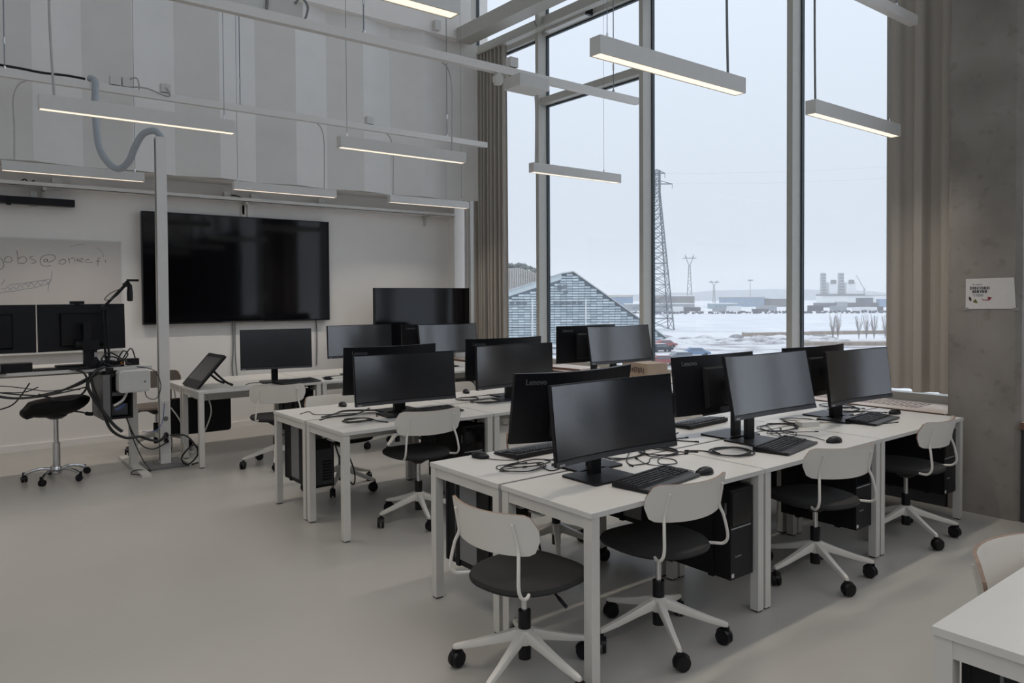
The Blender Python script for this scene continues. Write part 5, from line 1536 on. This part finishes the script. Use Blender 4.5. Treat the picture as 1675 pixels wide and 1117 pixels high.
# desk clutter
t = thing('camera_head', 'dark camera rig leaning against the standing desk monitor', 'camera', (1.17, 7.44, SZ))
b = NB(); lathe(b, [(0.02, 0.0), (0.05, 0.01), (0.055, 0.05), (0.03, 0.09), (0.03, 0.16)], 14); obj('base', b, BLACKM, t, True)
b = NB(); box(b, -0.09, 0.04, -0.05, 0.05, 0.16, 0.25); bevel(b, 0.015, 2); obj('body', b, BLACK, t)
b = NB(); cyl(b, (-0.09, 0, 0.21), (-0.14, 0, 0.215), 0.04, 0.045, 14); obj('lens', b, BLACKM, t)
b = NB(); box(b, 0.0, 0.02, -0.056, -0.048, 0.10, 0.14); obj('silver_label', b, LOGOW, t)
t = thing('audio_mixer', 'black audio mixer with knobs on the standing desk', 'mixer', (1.33, 7.53, SZ), R(-4))
b = NB(); box(b, -0.17, 0.09, -0.09, 0.09, 0.0, 0.05); bevel(b, 0.004, 1); obj('case', b, BLACKM, t)
for k in range(7):
    b = NB(); cyl(b, (-0.15 + k * 0.035, -0.06, 0.05), (-0.15 + k * 0.035, -0.06, 0.062), 0.009, 0.007, 8); obj('knob', b, LGREY if k % 2 else DGREY, t)
b = NB(); cyl(b, (0.075, -0.092, 0.03), (0.075, -0.115, 0.035), 0.018, 0.014, 10); obj('orange_knob', b, ORANGE, t)
small_box('capture_box', 'small black capture box on the right end of standing desk', 'electronics box', (1.50, 7.55, SZ), 0.10, 0.10, 0.06, BLACK)
small_box('flat_switch', 'flat black network switch lying on the standing desk', 'network switch', (1.02, 7.50, SZ), 0.26, 0.14, 0.035, BLACKM)
small_box('interface_box', 'black interface box on the standing desk at left edge', 'electronics box', (0.60, 7.46, SZ), 0.22, 0.14, 0.075, BLACK)
small_box('thin_keyboard_tray', 'thin black slab lying between boxes on standing desk', 'slab', (0.84, 7.46, SZ), 0.24, 0.12, 0.018, BLACKM)
# loudspeaker clamped to the front edge
t = thing('loudspeaker', 'pale grey loudspeaker hung at the standing desk front edge', 'speaker', (1.45, 7.27, 0.77))
b = NB(); vs = prism(b, rrect(0.25, 0.19, 0.025, 4, 0, 0.095), -0.075, 0.075)
for v in vs:
    v.co = Vector((v.co.x, v.co.z, v.co.y))
obj('cabinet', b, LGREY, t)
b = NB(); vs = prism(b, rrect(0.235, 0.175, 0.022, 4, 0, 0.095), -0.081, -0.075)
for v in vs:
    v.co = Vector((v.co.x, v.co.z, v.co.y))
obj('grille', b, mat('speaker_grille', (0.50, 0.50, 0.48), 0.7, noise=0.03, bump=0.4, bscale=900), t)
b = NB(); cyl(b, (0.08, -0.081, 0.09), (0.08, -0.083, 0.09), 0.010, None, 12); obj('badge', b, GREYP, t)
b = NB(); box(b, -0.02, 0.02, 0.07, 0.11, 0.10, 0.188); obj('bracket', b, BLACKM, t)
# open computer case under the standing desk
t = thing('open_computer', 'open computer case hung under the standing desk', 'computer', (1.33, 7.52, 0.53), R(2))
b = NB(); box(b, -0.12, -0.112, -0.2, 0.24, 0, 0.40); box(b, -0.12, 0.12, 0.232, 0.24, 0, 0.40); box(b, -0.12, 0.12, -0.2, 0.232, 0.392, 0.40); box(b, -0.12, 0.12, -0.2, 0.232, 0, 0.008); box(b, 0.112, 0.12, -0.2, 0.24, 0, 0.40)
obj('case_shell', b, DGREY, t)
b = NB(); box(b, -0.06, 0.12, -0.205, -0.198, 0.0, 0.02); box(b, -0.06, 0.12, -0.205, -0.198, 0.38, 0.40); box(b, -0.06, -0.048, -0.205, -0.198, 0.02, 0.38); box(b, 0.106, 0.12, -0.205, -0.198, 0.02, 0.38); obj('front_frame', b, BLACKM, t)
b = NB(); box(b, -0.118, -0.062, -0.203, -0.199, 0.004, 0.396); obj('front_strip', b, GREYP, t)
b = NB(); box(b, -0.05, 0.10, -0.1, 0.05, 0.02, 0.12); box(b, -0.04, 0.06, -0.15, 0.1, 0.2, 0.23); box(b, 0.0, 0.09, -0.14, 0.1, 0.28, 0.35); obj('components', b, GREYP, t)
b = NB(); tube(b, [(-0.03, -0.19, 0.12), (0.03, -0.21, 0.16), (0.06, -0.2, 0.2), (0.09, -0.18, 0.26)], 0.012, 6); obj('ribbon_cable', b, LGREY, t)
b = NB(); tube(b, [(-0.02, -0.19, 0.08), (0.02, -0.2, 0.1), (0.05, -0.19, 0.12)], 0.015, 6); obj('blue_cable', b, mat('blue_cable2', (0.05, 0.08, 0.2), 0.5, noise=0.05), t)
b = NB(); box(b, -0.1, 0.1, -0.05, 0.05, 0.40, 0.428); obj('hanger', b, STEEL, t)
rnd = random.Random(77)
for i, (x0, z0, x1, z1, sg) in enumerate(((0.20, 0.93, 1.15, 0.93, 0.155), (0.30, 0.90, 0.74, 0.86, 0.05), (0.20, 0.95, 1.10, 0.84, 0.10), (0.35, 0.86, 1.2, 0.95, 0.12), (0.34, 0.84, 0.68, 0.90, 0.17), (0.30, 0.95, 1.05, 0.82, 0.04))):
    pts = []
    for k in range(7):
        u = k / 6
        pts.append((x0 + (x1 - x0) * u, 7.33 + rnd.uniform(-0.02, 0.02), z0 + (z1 - z0) * u - sg * 4 * u * (1 - u) + rnd.uniform(-0.008, 0.008)))
    cable(('thick black cable sagging under the standing desk', 'short black cable under the standing desk edge, far left', 'black cable crossing below the standing desk', 'black cable drooping above the saddle stool', 'black cable loop hanging at the left photo edge', 'thin black cable under the standing desk rail')[i], pts, (0.010, 0.005, 0.006, 0.008, 0.006, 0.004)[i], plug=False)
cable('thick black cable bundle curving from the mixer down past the loudspeaker', [(1.24, 7.36, 1.0), (1.16, 7.31, 0.96), (1.10, 7.30, 0.86), (1.14, 7.30, 0.74), (1.22, 7.30, 0.60), (1.30, 7.29, 0.48), (1.36, 7.29, 0.42)], 0.014, plug=False)
cable('black cable looping left under the standing desk front', [(1.02, 7.34, 0.985), (1.08, 7.31, 0.95), (1.10, 7.30, 0.86), (1.06, 7.30, 0.78), (0.98, 7.30, 0.74), (0.86, 7.31, 0.75), (0.74, 7.32, 0.80)], 0.009, plug=False)
cable('wavy black lead lying across the standing desk top', [(0.55, 7.41, 0.992), (0.68, 7.40, 0.998), (0.80, 7.39, 0.992), (0.92, 7.41, 1.0), (1.02, 7.39, 0.992), (1.12, 7.40, 1.0)], 0.007, plug=False)
cable('tangle of black leads round the boom arm base', [(1.20, 7.40, 1.0), (1.30, 7.38, 1.08), (1.40, 7.40, 1.02), (1.32, 7.39, 0.995), (1.22, 7.37, 1.05), (1.28, 7.36, 1.12), (1.38, 7.38, 1.06), (1.46, 7.42, 1.0)], 0.007, plug=False)
cable('thin black loop hanging right of the loudspeaker', [(1.50, 7.37, 0.98), (1.64, 7.36, 0.94), (1.70, 7.36, 0.80), (1.66, 7.36, 0.68), (1.58, 7.36, 0.70), (1.56, 7.36, 0.80)], 0.004, plug=False)
cable('tangled black leads behind the mixer', [(1.38, 7.55, 1.04), (1.42, 7.5, 1.12), (1.46, 7.52, 1.08), (1.40, 7.5, 1.02), (1.48, 7.5, 1.14), (1.52, 7.52, 1.05)], 0.006, plug=False)
cable('thin black leads dropping to the floor by the desk foot', [(1.42, 7.40, 0.53), (1.48, 7.42, 0.30), (1.56, 7.42, 0.10), (1.60, 7.36, 0.02), (1.52, 7.30, 0.012), (1.44, 7.36, 0.02), (1.50, 7.44, 0.03), (1.62, 7.40, 0.012)], 0.005, plug=False)

# ------------------------------------------------------------------ saddle stool
t = thing('saddle_stool', 'black saddle stool on a chrome five-star base', 'stool', (0.90, 7.64, 0))
b = NB()
bmesh.ops.create_uvsphere(b, u_segments=24, v_segments=14, radius=1.0)
for v in b.verts:
    x, y, z = v.co
    zz = z * 0.085 * (1.15 if z < 0 else 0.75)
    sx = 0.27 * math.copysign(abs(x) ** 0.8, x)
    v.co = Vector((sx, y * 0.19, 0.655 + zz + 0.045 * x * (1 if x > 0 else 0.2) + 0.03 * (abs(y) ** 2) - (0.03 if x < -0.75 else 0)))
obj('seat', b, BLACKM, t, True)
b = NB(); lathe(b, [(0.05, 0.54), (0.09, 0.565), (0.10, 0.60)], 14); obj('mechanism', b, BLACK, t, True)
b = NB(); tube(b, [(0.12, -0.05, 0.60), (0.19, -0.06, 0.585), (0.24, -0.06, 0.565), (0.28, -0.06, 0.56)], [0.007] * 10 + [0.018] * 9, 6); obj('lever', b, BLACKM, t)
b = NB(); cyl(b, (0, 0, 0.33), (0, 0, 0.56), 0.020, None, 14); obj('upper_rod', b, CHROME, t, True)
b = NB(); cyl(b, (0, 0, 0.06), (0, 0, 0.33), 0.030, None, 16); obj('lower_tube', b, CHROME, t, True)
for k in range(5):
    a = R(20) + 2 * math.pi * k / 5
    M = Matrix.Rotation(a, 4, 'Z')
    b = NB(); tube(b, [M @ Vector(p) for p in ((0.02, 0, 0.085), (0.10, 0, 0.105), (0.19, 0, 0.09), (0.245, 0, 0.065))], 0.014, 8); obj('base_arm', b, CHROME, t, True)
    caster_parts(t, 0.25 * math.cos(a), 0.25 * math.sin(a), a + k, 0.028)
b = NB(); lathe(b, [(0.03, 0.05), (0.04, 0.06), (0.04, 0.11), (0.032, 0.12)], 14); obj('hub', b, CHROME, t, True)
